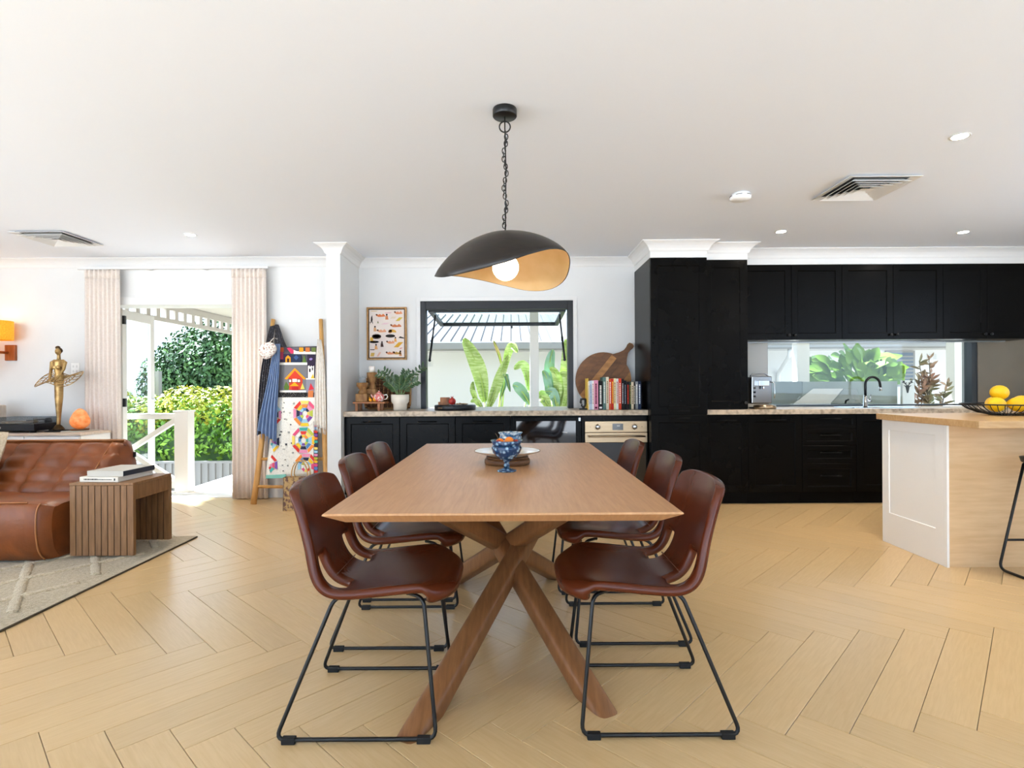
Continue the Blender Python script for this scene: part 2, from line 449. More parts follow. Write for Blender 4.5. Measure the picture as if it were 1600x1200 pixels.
# ---- French door leaves, opened outwards
def door_leaf(name, hx, ang, mir, label):
    w = .66; z0, z1 = .03, DZ - .04
    root = bpy.data.objects.new(name, None); COL.objects.link(root); S(root, label)
    root.location = (hx, YL + .2, 0); root.rotation_euler = (0, 0, ang); root.scale = (mir, 1, 1)
    st = .085; t = .04
    m = MB(); m.box(0, st, -t / 2, t / 2, z0, z1); m.box(w - st, w, -t / 2, t / 2, z0, z1); m.box(st, w - st, -t / 2, t / 2, z1 - .1, z1); m.box(st, w - st, -t / 2, t / 2, z0, z0 + .22)
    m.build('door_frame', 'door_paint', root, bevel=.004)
    MB().box(st - .005, w - st + .005, -.004, .004, z0 + .21, z1 - .09).build('glass_pane', 'pane_pale', root)
    for z in (.42, Z(630, YL, 187), Z(496, YL, 187)):
        MB().box(-.012, .02, -t / 2 - .03, -t / 2 - .002, z - .045, z + .045).build('hinge', 'black_metal', root, bevel=.002)
    m = MB().tube([(w - .045, -.02, 1.0), (w - .045, -.06, 1.0), (w - .16, -.06, 1.0)], .009); m.build('door_handle', 'chrome', root)
door_leaf('door_1', DX0 + .035, R(97), 1, 'white glazed French door leaf swung open outwards')
door_leaf('door_2', DX1 - .035, R(-95), -1, 'white glazed French door leaf behind the right curtain')

# ---- servery window: black frame with awning sash pushed up on gas struts
win = bpy.data.objects.new('window_1', None); COL.objects.link(win); S(win, 'black framed servery window with its glazed sash propped open')
fw = .055
m = MB(); m.box(WX0, WX0 + fw, YW - .005, YW + .12, WZ0, WZ1); m.box(WX1 - fw, WX1, YW - .005, YW + .12, WZ0, WZ1); m.box(WX0 + fw, WX1 - fw, YW - .005, YW + .12, WZ1 - .085, WZ1)
m.build('window_frame', 'window_black', win, bevel=.003)
hz = WZ1 - .1; hy = YW + .1; sw = .045; dep = 1.0; dz = -.045
sash = bpy.data.objects.new('awning_sash', None)
def sl(x, t, u): return (x, hy + t * dep, hz + dz * t + u)       # t along the opened sash, u across its thickness
m = MB(); x0, x1 = WX0 + fw + .01, WX1 - fw - .01; tw = sw / dep
for a, b, t0, t1 in ((x0, x0 + sw, 0, 1), (x1 - sw, x1, 0, 1), (x0 + sw, x1 - sw, 0, tw * 1.2), (x0 + sw, x1 - sw, 1 - tw, 1)):
    vs = [sl(a, t0, 0), sl(b, t0, 0), sl(b, t1, 0), sl(a, t1, 0), sl(a, t0, .04), sl(b, t0, .04), sl(b, t1, .04), sl(a, t1, .04)]
    m.add(vs, [(0, 3, 2, 1), (4, 5, 6, 7), (0, 1, 5, 4), (1, 2, 6, 5), (2, 3, 7, 6), (3, 0, 4, 7)])
sf = m.build('awning_sash', 'window_black', win)
m = MB(); m.add([sl(x0 + sw - .004, tw, .02), sl(x1 - sw + .004, tw, .02), sl(x1 - sw + .004, 1 - tw, .02), sl(x0 + sw - .004, 1 - tw, .02)], [(0, 1, 2, 3)])
m.build('glass_pane', 'pane_pale', sf, solid=.006)
for sx, x in ((1, x0 + .02), (-1, x1 - .02)):
    m = MB(); a = Vector((x, YW + .06, Z(562, YW))); b = Vector((x + sx * .03, YW + .3, hz + dz * .2 - .0)); c = a.lerp(b, .5)
    m.tube([a, c], .012); m.tube([c, b], .009); m.ball(a, .016, 8)
    m.build('gas_strut', 'window_black', win)
m = MB(); m.box(-.012, .012, 0, .03, -.03, 0); m.build('latch', 'strut_grey', win, loc=(.0, hy + dep - .02, hz + dz))
# ---- splashback window
kw = bpy.data.objects.new('window_2', None); COL.objects.link(kw); S(kw, 'long low splashback window behind the sink')
m = MB(); m.box(KX0, KX0 + .02, YW + .03, YW + .1, KZ0, KZ1); m.box(KX1 - .055, KX1, YW + .0, YW + .1, KZ0, KZ1); m.box(KX0 + .02, KX1 - .055, YW + .03, YW + .1, KZ0, KZ0 + .015); m.box(KX0 + .02, KX1 - .055, YW + .03, YW + .1, KZ1 - .03, KZ1)
m.build('window_frame', 'strut_grey', kw)
MB().box(KX0 + .015, KX1 - .05, YW + .06, YW + .066, KZ0 + .01, KZ1 - .025).build('glass_pane', 'pane', kw)
mat('splash_glass', '#857c6d', .08, spec=.6, col2='#7d7466', scale=2)
mat('splash_pale', '#b9b4a8', .12, spec=.6)
S(box('trim_5', 'splash_pale', UX1, KX0, YW - .01, YW, .9, KZ1 + .05))
S(box('trim_6', 'splash_glass', KX1, XR, YW - .01, YW, .9, KZ1 + .05))
# ================================================================== kitchen joinery
def shaker(name, x0, x1, z0, z1, y, m, parent, rail=.062, t=.02, dep=.008):
    """one cupboard front: stiles and rails proud of a recessed panel, facing -y at depth y"""
    g = .0018; x0 += g; x1 -= g; z0 += g; z1 -= g
    r = min(rail, (x1 - x0) * .22, (z1 - z0) * .26)
    o = [(x0, z0), (x1, z0), (x1, z1), (x0, z1)]; i = [(x0 + r, z0 + r), (x1 - r, z0 + r), (x1 - r, z1 - r), (x0 + r, z1 - r)]
    b = .004; q = [(x0 + r + b, z0 + r + b), (x1 - r - b, z0 + r + b), (x1 - r - b, z1 - r - b), (x0 + r + b, z1 - r - b)]
    vs = [(a, y, c) for a, c in o] + [(a, y, c) for a, c in i] + [(a, y + dep, c) for a, c in q] + [(a, y + t, c) for a, c in o]
    fs = [(k, (k + 1) % 4, 4 + (k + 1) % 4, 4 + k) for k in range(4)] + [(4 + k, 4 + (k + 1) % 4, 8 + (k + 1) % 4, 8 + k) for k in range(4)]
    fs += [(8, 9, 10, 11), (15, 14, 13, 12)] + [(12 + k, 12 + (k + 1) % 4, (k + 1) % 4, k) for k in range(4)]
    return MB().add(vs, fs).build(name, m, parent, bevel=.0015, seg=1)
def cup_knob(parent, x, y, z):
    MB().lathe([(.005, 0), (.005, .012), (.012, .016), (.013, .022), (.009, .026), (0, .026)], 14).build('knob', 'black_metal', parent, loc=(x, y, z), rot=(R(90), 0, 0))
def bar_handle(parent, x0, x1, y, z):
    m = MB(); m.tube([(x0, y - .028, z), (x1, y - .028, z)], .005); m.tube([(x0 + .02, y, z), (x0 + .02, y - .028, z)], .004, 6); m.tube([(x1 - .02, y, z), (x1 - .02, y - .028, z)], .004, 6)
    m.build('handle', 'handle_black', parent)
DF = KF + .02                                                # door face line of the base cupboards
def base_unit(name, x0, x1, label, fronts='door', knob=1):
    """y and z are absolute, x too: origin sits on the floor under the unit"""
    t = T(name, label, 'cabinet', ((x0 + x1) / 2, DF + .3, 0)); ox, oy = (x0 + x1) / 2, DF + .3
    a, b = x0 - ox + .001, x1 - ox - .001; y = DF - oy
    m = MB(); m.box(a, b, y + .021, YW - .01 - oy, .11, .852); m.build('carcass', 'cab_black', t)
    box('kickboard', 'cab_kick', a, b, y + .055, y + .075, .0, .11, t)
    if fronts == 'door':
        d = shaker('door', a, b, .115, .845, y, 'cab_black', t)
        bar_handle(d, (a + b) / 2 - .09, (a + b) / 2 + .09, y, .80)
    elif fronts == 'drawers':
        zs = [.115, .385, .555, .715, .845]
        for i in range(4):
            d = shaker('drawer', a, b, zs[i], zs[i + 1], y, 'cab_black', t, rail=.05)
            bar_handle(d, (a + b) / 2 - .1, (a + b) / 2 + .1, y, (zs[i] + zs[i + 1]) / 2 + (.02 if i < 3 else .03))
    return t
lx = [NX1 + .001, X(624, DF), X(711, DF), X(797, DF), X(909, DF), TX0 - .001]
base_unit('base_cabinet', lx[0], lx[1], 'black shaker base cabinet nearest the nib wall, under the candle holders')
base_unit('base_cabinet', lx[1], lx[2], 'black shaker base cabinet under the round black tray')
base_unit('base_cabinet', lx[2], lx[3], 'black shaker base cabinet directly left of the glass-fronted drinks fridge')
# drinks fridge
ft = T('drinks_fridge', 'under-bench drinks fridge with a black glass door beside the oven', 'fridge', ((lx[3] + lx[4]) / 2, DF + .3, 0))
ox, oy = (lx[3] + lx[4]) / 2, DF + .3; a, b, y = lx[3] - ox + .002, lx[4] - ox - .002, -.3
box('fridge_body', 'cab_black', a, b, y + .05, YW - .01 - oy, .06, .852, ft)
m = MB(); fr = .035
m.box(a + .02, a + .02 + fr, y, y + .045, .09, .835); m.box(b - .02 - fr, b - .02, y, y + .045, .09, .835); m.box(a + .02 + fr, b - .02 - fr, y, y + .045, .09, .09 + fr); m.box(a + .02 + fr, b - .02 - fr, y, y + .045, .835 - fr, .835)
fd = m.build('door_frame', 'cab_black', ft, bevel=.002)
mat('fridge_glass', '#15100e', .05, spec=.7, col2='#2c2018', scale=2.2, mixlo=.45, mixhi=.75, dist=1.5)
box('door_glass', 'fridge_glass', a + .02 + fr, b - .02 - fr, y + .012, y + .03, .09 + fr, .835 - fr, ft)
box('kickboard', 'cab_kick', a, b, y + .055, y + .075, 0, .06, ft)
def text(name, body, size, m, parent, loc, rot, ext=.0006):
    c = bpy.data.curves.new(name, 'FONT'); c.body = body; c.size = size; c.align_x = 'CENTER'; c.align_y = 'CENTER'; c.extrude = ext
    o = bpy.data.objects.new(name, c); COL.objects.link(o)
    dg = bpy.context.evaluated_depsgraph_get(); me = bpy.data.meshes.new_from_object(o.evaluated_get(dg))
    bpy.data.objects.remove(o); me.materials.clear(); me.materials.append(MATS[m]); me.name = name
    q = bpy.data.objects.new(name, me); COL.objects.link(q); q.parent = parent; q.location = loc; q.rotation_euler = rot
    return q
mat('print_white', '#e8e8e6', .5); mat('print_black', '#161616', .5)
text('lettering', 'VINTEC', .016, 'print_white', ft, (.18, y + .0112, Z(676, DF)), (R(90), 0, 0))
mat('hinge_steel', '#b8bcc0', .3, metal=1)
box('top_hinge', 'hinge_steel', b - .03, b - .012, y - .006, y + .002, .80, .83, ft)
# oven under the bench
ot = T('oven', 'stainless steel built-in oven with a black glass door beside the tall cabinet', 'oven', ((lx[4] + lx[5]) / 2, DF + .3, 0))
ox, oy = (lx[4] + lx[5]) / 2, DF + .3; a, b, y = lx[4] - ox + .002, lx[5] - ox - .002, -.3
box('oven_housing', 'cab_black', a, b, y + .03, YW - .01 - oy, .11, .852, ot)
box('kickboard', 'cab_kick', a, b, y + .055, y + .075, 0, .11, ot)
z3, z2, z1 = Z(658, DF, 965), Z(675.5, DF, 965), Z(691, DF, 965); a += .025; b -= .006
cp = box('control_panel', 'stainless', a, b, y - .012, y + .03, z2 + .002, z3, ot, bevel=.002)
dr = box('oven_door', 'stainless', a, b, y - .015, y + .03, z1, z2 - .002, ot, bevel=.002)
box('door_glass', 'black_glass', a, b, y - .014, y + .03, .16, z1 - .001, ot, bevel=.002)
m = MB(); hzz = (z1 + z2) / 2 + .012; m.tube([(a + .03, y - .06, hzz), (b - .03, y - .06, hzz)], .008)
for x in (a + .05, b - .05): m.tube([(x, y - .015, hzz), (x, y - .06, hzz)], .007, 6)
m.build('handle', 'stainless', dr)
zc = (z2 + z3) / 2
mat('display', '#0b0c0f', .1)
dsp = box('display', 'display', -.045 + .02, .055 + .02, y - .0135, y - .011, zc - .03, zc + .03, cp)
m = MB()
for q, w_ in ((-.012, .003), (-.004, .002), (.002, .003), (.009, .003)): m.box(.03 + q, .03 + q + w_, y - .014, y - .0136, zc + .003, zc + .017)
m.build('clock_digits', 'print_white', dsp)['kind'] = 'stuff'
for x in (a + .12, b - .12):
    k = MB().lathe([(.026, 0), (.026, .004), (.018, .006), (.016, .022), (.012, .024), (0, .024)], 18).build('knob', 'chrome', cp, loc=(x, y - .012, zc), rot=(R(90), 0, 0))
    for q in range(8):
        an = q * math.pi / 4
        MB().box(-.002, .002, -.001, 0, -.002, .002).build('dial_mark', 'print_black', cp, loc=(x + .04 * math.cos(an), y - .0125, zc + .028 * math.sin(an)))
for x in (a + .05, b - .05):
    MB().box(-.004, .004, -.0015, 0, -.002, .002).build('dial_mark', 'print_black', cp, loc=(x, y - .0125, zc))
# right-hand base run
base_unit('base_cabinet', UX0 + .001, X(1169, DF), 'black shaker base cabinet right of the tall cabinet, below the narrow bench tower')
base_unit('base_cabinet', X(1169, DF), X(1253, DF), 'wide black shaker base cabinet below the coffee machine')
base_unit('drawer_cabinet', X(1253, DF), X(1338, DF), 'black base cabinet with four shaker drawers', 'drawers')
base_unit('base_cabinet', X(1338, DF), 3.85, 'black shaker base cabinet right of the drawers, mostly behind the island')
base_unit('base_cabinet', 3.85, XR - .01, 'black base cabinet hidden behind the white island end')
# worktops
def worktop(name, x0, x1, label):
    o = box(name, 'stone', x0, x1, KF, YW - .001 if name == 'x' else YW - .0, .853, .90, bevel=.003); tag(o, label, 'worktop'); return o
m = MB(); m.box(NX1 - .0 + .002, TX0 - .002, KF, YW - .002, .853, .90); m.box(WX0 + .002, WX1 - .002, YW - .002, YW + .5, .86, .90)
o = m.build('worktop', 'stone'); tag(o, 'speckled stone worktop running through the servery window, left of the tall cabinet', 'worktop')
mat('stone_dark', '#8b7a66', .4)
o = box('worktop', 'stone', UX0 + .002, XR - .002, KF, YW - .011, .853, .90, bevel=.003); tag(o, 'speckled stone worktop under the long splashback window with the sink', 'worktop')
# tall cabinet
def tall(name, x0, x1, y, z0, z1, label, splits):
    t = T(name, label, 'cabinet', ((x0 + x1) / 2, (y + YW) / 2, z0)); ox, oy = (x0 + x1) / 2, (y + YW) / 2
    a, b, yy = x0 - ox, x1 - ox, y - oy
    box('carcass', 'cab_black', a, b, yy + .021, YW - .003 - oy, (.11 if z0 == 0 else .001), z1 - z0, t)
    if z0 == 0: box('kickboard', 'cab_kick', a, b, yy + .055, yy + .075, 0, .11, t)
    for i in range(len(splits) - 1):
        d = shaker('door', a, b, splits[i] - z0, splits[i + 1] - z0, yy, 'cab_black', t, rail=.07)
        if len(splits) > 2 and i == 0: bar_handle(d, -.09, .09, yy, splits[1] - z0 - .03)
        elif len(splits) > 2: bar_handle(d, -.09, .09, yy, splits[1] - z0 + .035)
        else: cup_knob(d, b - .03, yy, splits[0] - z0 + .06)
    return t
tall('tall_cabinet', TX0, TX1 - .001, TY, 0, CABT, 'tall black shaker pantry cabinet from floor to ceiling beside the cookbooks', [.115, Z(648, TY, 1060), CABT - .002])
tall('bench_tower', UX0 + .001, UX1, UY, .901, CABT, 'narrow black shaker cupboard standing on the worktop beside the pantry cabinet', [.905, CABT - .002])
# wall cupboards
vb = Z(530, VY, 1380)
vx = [UX1 + .001] + [X(p, VY) for p in (1237.5, 1316.5, 1396.5, 1474.5, 1543.5)] + [X(1543.5, VY) + .5]
lab = ['first, next to the narrow bench tower', 'second from the narrow bench tower', 'third from the narrow bench tower', 'fourth from the narrow bench tower', 'fifth from the narrow bench tower', 'at the right edge, above the brown splashback']
for i in range(6):
    x0, x1 = vx[i], vx[i + 1]; ox = (x0 + x1) / 2; oy = (VY + YW) / 2
    t = T('wall_cupboard', 'black shaker wall cupboard, ' + lab[i], 'cupboard', (ox, oy, vb), group='wall cupboards over the sink')
    box('carcass', 'cab_black', x0 - ox, x1 - ox - .0005, VY - oy + .021, YW - .003 - oy, 0, CABT - vb, t)
    d = shaker('door', x0 - ox, x1 - ox, 0, CABT - vb, VY - oy, 'cab_black', t, rail=.06)
    cup_knob(d, (x1 - ox - .03) if i in (0, 2, 4) else (x0 - ox + .03), VY - oy, .045)
mat('alu_strip', '#9fa3a5', .3, metal=.8)
o = box('under_cupboard_rail', 'alu_strip', UX1 + .05, XR - .6, YW - .06, YW - .012, vb - .012, vb - .001); tag(o, 'thin aluminium light rail under the wall cupboards', 'rail')
# sink, tap
sx, sy = X(1368, 5.5), 5.5
st = T('sink', 'stainless steel kitchen sink set into the worktop', 'sink', (sx, sy, .901))
m = MB(); w, d = .33, .19
prof = [(w, d, 0), (w, d, .005), (w - .02, d - .02, .006), (w - .03, d - .03, .002), (w - .035, d - .035, .0005)]
rings = []
for a, b, z in prof: rings.append(fillet([(-a, -b, z), (a, -b, z), (a, b, z), (-a, b, z)], .05, 5, True))
n = len(rings[0]); vs = [p for r in rings for p in r]
m.add(vs, [(i * n + k, i * n + (k + 1) % n, (i + 1) * n + (k + 1) % n, (i + 1) * n + k) for i in range(len(rings) - 1) for k in range(n)] + [tuple((len(rings) - 1) * n + k for k in range(n))], True)
m.build('sink_basin', 'chrome', st)
MB().lathe([(.04, 0), (.04, .003), (.03, .004), (.028, .002), (0, .002)], 18).build('drain', 'stainless', st, loc=(0, 0, .001))
tx = X(1357, 5.66); tp = T('mixer_tap', 'gooseneck kitchen tap with a black spout and chrome base', 'tap', (tx, 5.71, .901))
MB().lathe([(.027, 0), (.027, .006), (.021, .01), (.021, .085), (.017, .09), (.017, .12), (0, .12)], 20).build('tap_body', 'chrome', tp)
m = MB(); m.tube([(.02, 0, .06), (.055, 0, .06)], .018, 12); m.tube([(.048, 0, .065), (.052, 0, .125)], .005, 8); m.build('lever', 'chrome', tp)
pts = [(0, 0, .11), (0, 0, .19)] + arc((.075, 0, .23), .075, math.pi, .15, 12) + [(.155, 0, .2)]
MB().tube(pts, .0125, 12).build('spout', 'black_metal', tp)
MB().tube([(.153, 0, .205), (.158, 0, .165)], .0135, 12).build('nozzle', 'chrome', tp)
# coffee machine
cm = T('coffee_machine', 'chrome and black espresso machine at the end of the bench', 'coffee machine', (X(1187, 5.42), 5.45, .901))
mat('machine_steel', '#9b9c9c', .22, metal=1); m = MB(); m.box(-.1, .1, -.06, .13, .045, .31); m.build('machine_body', 'black_metal', cm, bevel=.02)
m = MB(); m.box(-.098, .1, -.075, -.058, .05, .315); m.build('front_panel', 'machine_steel', cm, bevel=.012)
MB().lathe([(.1, 0), (.105, .01), (.1, .03), (.07, .038), (0, .038)], 24).build('drip_tray', 'stainless', cm, loc=(.02, -.09, .002))
MB().lathe([(.12, 0), (.12, .012), (.1, .014), (0, .014)], 24).build('machine_base', 'black_metal', cm, loc=(.02, -.03, 0))
m = MB(); m.box(-.05, .05, -.13, -.07, .22, .275); m.tube([(0, -.11, .22), (0, -.11, .19)], .012, 8); m.build('brew_head', 'chrome', cm, bevel=.008)
m = MB().tube([(.08, -.08, .26), (.11, -.1, .25), (.115, -.1, .15), (.11, -.1, .1)], .005, 8); m.build('steam_wand', 'chrome', cm)
for i in range(3): MB().lathe([(.01, 0), (.01, .006), (0, .006)], 12).build('button', 'black_metal', cm, loc=(-.07, -.075, .2 - i * .04), rot=(R(90), 0, 0))
m = MB().tube(fillet([(-.09, -.02, .315), (-.06, -.02, .34), (.06, -.02, .34), (.09, -.02, .315)], .02), .006, 8); m.build('cup_rail', 'chrome', cm)
# ------------------------------------------------------------------ island
IX, IY0, IY1, IZ = 2.655, 3.15, 4.04, .92
it = T('kitchen_island', 'kitchen island with a white panelled end and pale oak back under a timber top', 'island', (3.9, 3.7, 0))
ox, oy = 3.9, 3.7; e = IX + .02
m = MB(); m.box(e + .02 - ox, XR - .35 - ox, 3.44 - oy, IY1 - .04 - oy, 0, IZ - .042); m.build('island_body', 'white_paint', it)
# white end panel facing left: recessed shaker field
y0, y1, z0, z1 = 3.435 - oy, IY1 - .035 - oy, .0, IZ - .042; x = e - ox; r0 = .07; zb = .22
o4 = [(y0, z0), (y1, z0), (y1, z1), (y0, z1)]; i4 = [(y0 + r0, z0 + zb), (y1 - r0, z0 + zb), (y1 - r0, z1 - r0), (y0 + r0, z1 - r0)]
vs = [(x, a, b) for a, b in o4] + [(x, a, b) for a, b in i4] + [(x + .007, a, b) for a, b in i4] + [(x + .02, a, b) for a, b in o4]
fs = [(k, (k + 1) % 4, 4 + (k + 1) % 4, 4 + k) for k in range(4)] + [(4 + k, 4 + (k + 1) % 4, 8 + (k + 1) % 4, 8 + k) for k in range(4)] + [(8, 9, 10, 11), (15, 14, 13, 12)] + [(12 + k, 12 + (k + 1) % 4, (k + 1) % 4, k) for k in range(4)]
MB().add(vs, fs).build('end_panel', 'white_paint', it, bevel=.002)
box('back_panel', 'island_oak', e + .015 - ox, XR - .35 - ox, 3.415 - oy, 3.4395 - oy, 0, IZ - .042, it)
box('corner_strip', 'white_paint', e - ox, e + .0145 - ox, 3.41 - oy, 3.4345 - oy, 0, IZ - .042, it)
box('island_top', 'island_top', IX - ox, XR - .3 - ox, IY0 - oy, IY1 - oy, IZ - .042, IZ, it, bevel=.003)
# lemons in a wire bowl
bx, by = X(1572, 3.72), 3.72
bw = T('wire_bowl', 'shallow black wire fruit bowl on the timber island top', 'bowl', (bx, by, IZ))
RB_, hb = .245, .075
MB().tube([(RB_ * math.cos(a), RB_ * math.sin(a), hb) for a in [2 * math.pi * i / 40 for i in range(40)]], .005, 6, True).build('rim', 'black_metal', bw)
MB().tube([(.09 * math.cos(a), .09 * math.sin(a), .006) for a in [2 * math.pi * i / 24 for i in range(24)]], .005, 6, True).build('base_ring', 'black_metal', bw)
for i in range(40):
    a = 2 * math.pi * i / 40
    o = MB().tube([(r * math.cos(a + .25 * (r - .09)), r * math.sin(a + .25 * (r - .09)), z) for r, z in ((.09, .006), (.15, .018), (.21, .045), (RB_, hb))], .0026, 5).build('wire', 'black_metal', bw)
mat('lemon', '#f4c71c', .42, col2='#edb90f', scale=9, bump=.12, bscale=60, spec=.4)
def lemon_shape(p):
    k = abs(p.x); q = 1 - .12 * k ** 3
    return Vector((p.x * (1 + .18 * k ** 6), p.y * q, p.z * q))
lem = MB().ball((0, 0, 0), (.06, .05, .05), 18, lemon_shape).build('lemon', 'lemon')
ls = [(-.11, -.05, .072, .3, 'lemon at the left of the wire bowl'), (.03, -.06, .072, -.35, 'lemon at the front middle of the wire bowl'), (-.045, -.0, .15, .25, 'lemon on top of the others in the wire bowl'),
      (-.02, .07, .072, 1.2, 'lemon at the back of the wire bowl'), (.13, .03, .08, .5, 'lemon at the right of the wire bowl')]
for i, (x, y, z, a, l) in enumerate(ls):
    o = lem if i == 0 else lem.copy()
    if i: COL.objects.link(o)
    o.location = (bx + x, by + y, IZ + z + .002); o.rotation_euler = (0, .1, a); tag(o, l, 'lemon', 'lemons in the wire bowl')
# bar stool
sx0, sy0 = 3.17, 3.13
bs = T('bar_stool', 'black wire-framed bar stool tucked against the oak side of the island', 'stool', (sx0, sy0, 0))
def seat(u, v):
    a = 2 * math.pi * u; r = v ** .7; c, s = math.cos(a), math.sin(a); k = (abs(c) ** 3 + abs(s) ** 3) ** (-1 / 3)
    return (.2 * r * k * c, .19 * r * k * s, .685 - .012 * (1 - r * r) - .02 * max(0, r - .85) * 4)
m = MB().grid(seat, 32, 8, cu=True); m.build('seat', 'leather_black' if 'leather_black' in MATS else mat('leather_black', '#141312', .4), bs, solid=.03, off=1)
for sgn in (-1, 1):
    pts = fillet([(sgn * .15, .14, .66), (sgn * .215, .235, .008), (sgn * .215, -.235, .008), (sgn * .15, -.14, .66)], .05, 6)
    MB().tube(pts, .008, 8).build('sled_leg', 'black_metal', bs)
def lp(s, z, sg): t = (.66 - z) / .652; return (s * (.15 + .065 * t), sg * (.14 + .095 * t), z)
for a, b in ((lp(-1, .19, 1), lp(1, .19, 1)), (lp(-1, .19, -1), lp(1, .19, -1)), (lp(-1, .66, 1), lp(1, .66, 1)), (lp(-1, .66, -1), lp(1, .66, -1))):
    MB().tube([a, b], .007, 8).build('foot_rail' if a[2] < .3 else 'seat_rail', 'black_metal', bs)
# ================================================================== dining table
tt = T('dining_table', 'long oak dining table standing on four crossing timber legs', 'table', (-.03, 2.70, 0))
tx0, tx1, ty0, ty1 = -.548, .548, -1.025, 1.025
m = MB(); i = .05
def ring(d, z): return [(tx0 + d, ty0 + d, z), (tx1 - d, ty0 + d, z), (tx1 - d, ty1 - d, z), (tx0 + d, ty1 - d, z)]
vs = ring(.003, .75) + ring(0, .747) + ring(0, .744) + ring(.055, .712)
fs = [(0, 1, 2, 3), (15, 14, 13, 12)] + [(q * 4 + k, q * 4 + (k + 1) % 4, q * 4 + 4 + (k + 1) % 4, q * 4 + 4 + k) for q in range(3) for k in range(4)]
m.add(vs, fs).build('table_top', 'table_oak', tt)
def leg(foot, top):
    f, t = Vector(foot), Vector(top); d = (t - f).normalized()
    m = MB(); s = .043; n = []
    side = d.cross(Vector((0, 0, 1))).normalized(); up = side.cross(d)
    sec = fillet([(-s, -s, 0), (s, -s, 0), (s, s, 0), (-s, s, 0)], .026, 5, True)
    k = len(sec); vs = []
    # square-section post with rounded corners, cut level at floor and tabletop
    for z in (0.0, .712):
        for p in sec:
            o = side * p[0] + up * p[1]; base = f + o; tt_ = (z - base.z) / d.z; vs.append(base + d * tt_)
    m.add(vs, [(q, (q + 1) % k, k + (q + 1) % k, k + q) for q in range(k)] + [tuple(range(k))[::-1], tuple(range(k, 2 * k))], True)
    o = m.build('leg', 'table_leg_wood', tt)
    q = o.modifiers.new('es', 'EDGE_SPLIT'); q.split_angle = R(50)
cx, cy = .03, -2.70
# each leg runs from one corner of the floor to the opposite corner under the top
leg((-.31 + cx, 1.86 + cy, 0), (.36 + cx, 3.30 + cy, .712))
leg((.29 + cx, 1.98 + cy, 0), (-.36 + cx, 3.22 + cy, .712))
leg((-.36 + cx, 3.24 + cy, 0), (.30 + cx, 2.16 + cy, .712))
leg((.27 + cx, 3.32 + cy, 0), (-.35 + cx, 2.10 + cy, .712))

# ================================================================== chairs
PROF = [(.299, .448), (.304, .454), (.301, .462), (.283, .468), (.235, .477), (.13, .468), (.03, .46), (-.05, .462), (-.105, .485), (-.14, .535), (-.165, .605), (-.19, .68), (-.212, .75), (-.23, .795), (-.238, .815)]
WID = [.2, .215, .225, .232, .238, .24, .24, .238, .234, .228, .222, .216, .209, .2, .184]
NU, NV = 29, 19
def shell(u, v):
    x, z = spline(PROF, u); w, = spline([(q,) for q in WID], u); s = 2 * v - 1
    x2, z2 = spline(PROF, min(u + .01, 1)); x1, z1 = spline(PROF, max(u - .01, 0))
    t = Vector((x2 - x1, 0, z2 - z1)).normalized(); nrm = Vector((t.z, 0, -t.x)) * -1       # towards the sitter
    nrm = Vector((-t.z, 0, t.x)) * -1
    k = abs(s) ** 2.6
    bend = math.exp(-((u - .59) / .12) ** 2)
    lift = (.024 - .022 * bend + .02 * max(0, u - .62)) * k
    ss = lambda a, b, t: (lambda q: q * q * (3 - 2 * q))(min(1, max(0, (t - a) / (b - a))))
    lift *= ss(0, .42, u)
    # corners of seat front and back top are rounded off
    x -= .08 * abs(s) ** 4 * ss(.42, .16, u) if u < .42 else 0
    z -= .03 * abs(s) ** 3 * ss(.7, 1, u)
    d = Vector((t.z, 0, -t.x)); d = d if d.dot(Vector((1, 0, 1))) > 0 else -d
    return (x + d.x * lift, s * w, z + d.z * lift)
def hole(i, j):
    u = (i + .5) / (NU - 1); s = abs(2 * (j + .5) / (NV - 1) - 1)
    return .49 < u < .68 and .46 < s < .78
def chair():
    t = T('dining_chair', 'x', 'chair', group='leather dining chairs around the oak table')
    m = MB().grid(shell, NU, NV, skip=hole)
    m.build('shell', 'leather_brown', t, solid=.032, subs=2)
    # seam where back meets seat, and the two side seams
    m = MB(); m.tube([Vector(shell(.575, .5 + .24 * k / 6)) + Vector((.011, 0, .011)) for k in range(-6, 7)], .0025, 6)
    m.build('stitching', 'leather_edge', t)
    for sg in (-1, 1):
        yb, yt = sg * .222, sg * .17
        pts = fillet([(-.03, yt * .8, .446), (-.085, yt, .442), (-.258, yb, .012), (.255, yb, .012), (.208, yt, .442), (.15, yt * .8, .446)], .035, 6)
        MB().tube(pts, .0068, 8).build('sled_leg', 'black_metal', t)
        for x in (-.215, .215):
            m = MB(); m.box(x - .022, x + .022, yb - .0105, yb + .0105, 0, .021); m.build('foot_glide', 'black_rubber', t, bevel=.003)
    for x in (-.03, .15):
        MB().tube([(x, -.14, .446), (x, .14, .446)], .0068, 8).build('seat_rail', 'black_metal', t)
    return t
c0 = chair()
side = ['left', 'right']
spots = [(-.502, 1.985, 0, 'brown leather dining chair on the left, nearest the camera'), (-.535, 2.60, 0, 'brown leather dining chair in the middle on the left side of the table'), (-.555, 3.14, 0, 'brown leather dining chair furthest away on the left, nearest the base cabinets'),
         (.472, 2.0, math.pi, 'brown leather dining chair on the right, nearest the camera'), (.525, 2.63, math.pi, 'brown leather dining chair in the middle on the right side of the table'), (.50, 3.23, math.pi, 'brown leather dining chair furthest away on the right, nearest the oven')]
for i, (x, y, a, l) in enumerate(spots):
    if i == 0: c0.location = (x, y, 0); c0.rotation_euler = (0, 0, a); c0['label'] = l
    else: dup(c0, None, (x, y, 0), a, l)

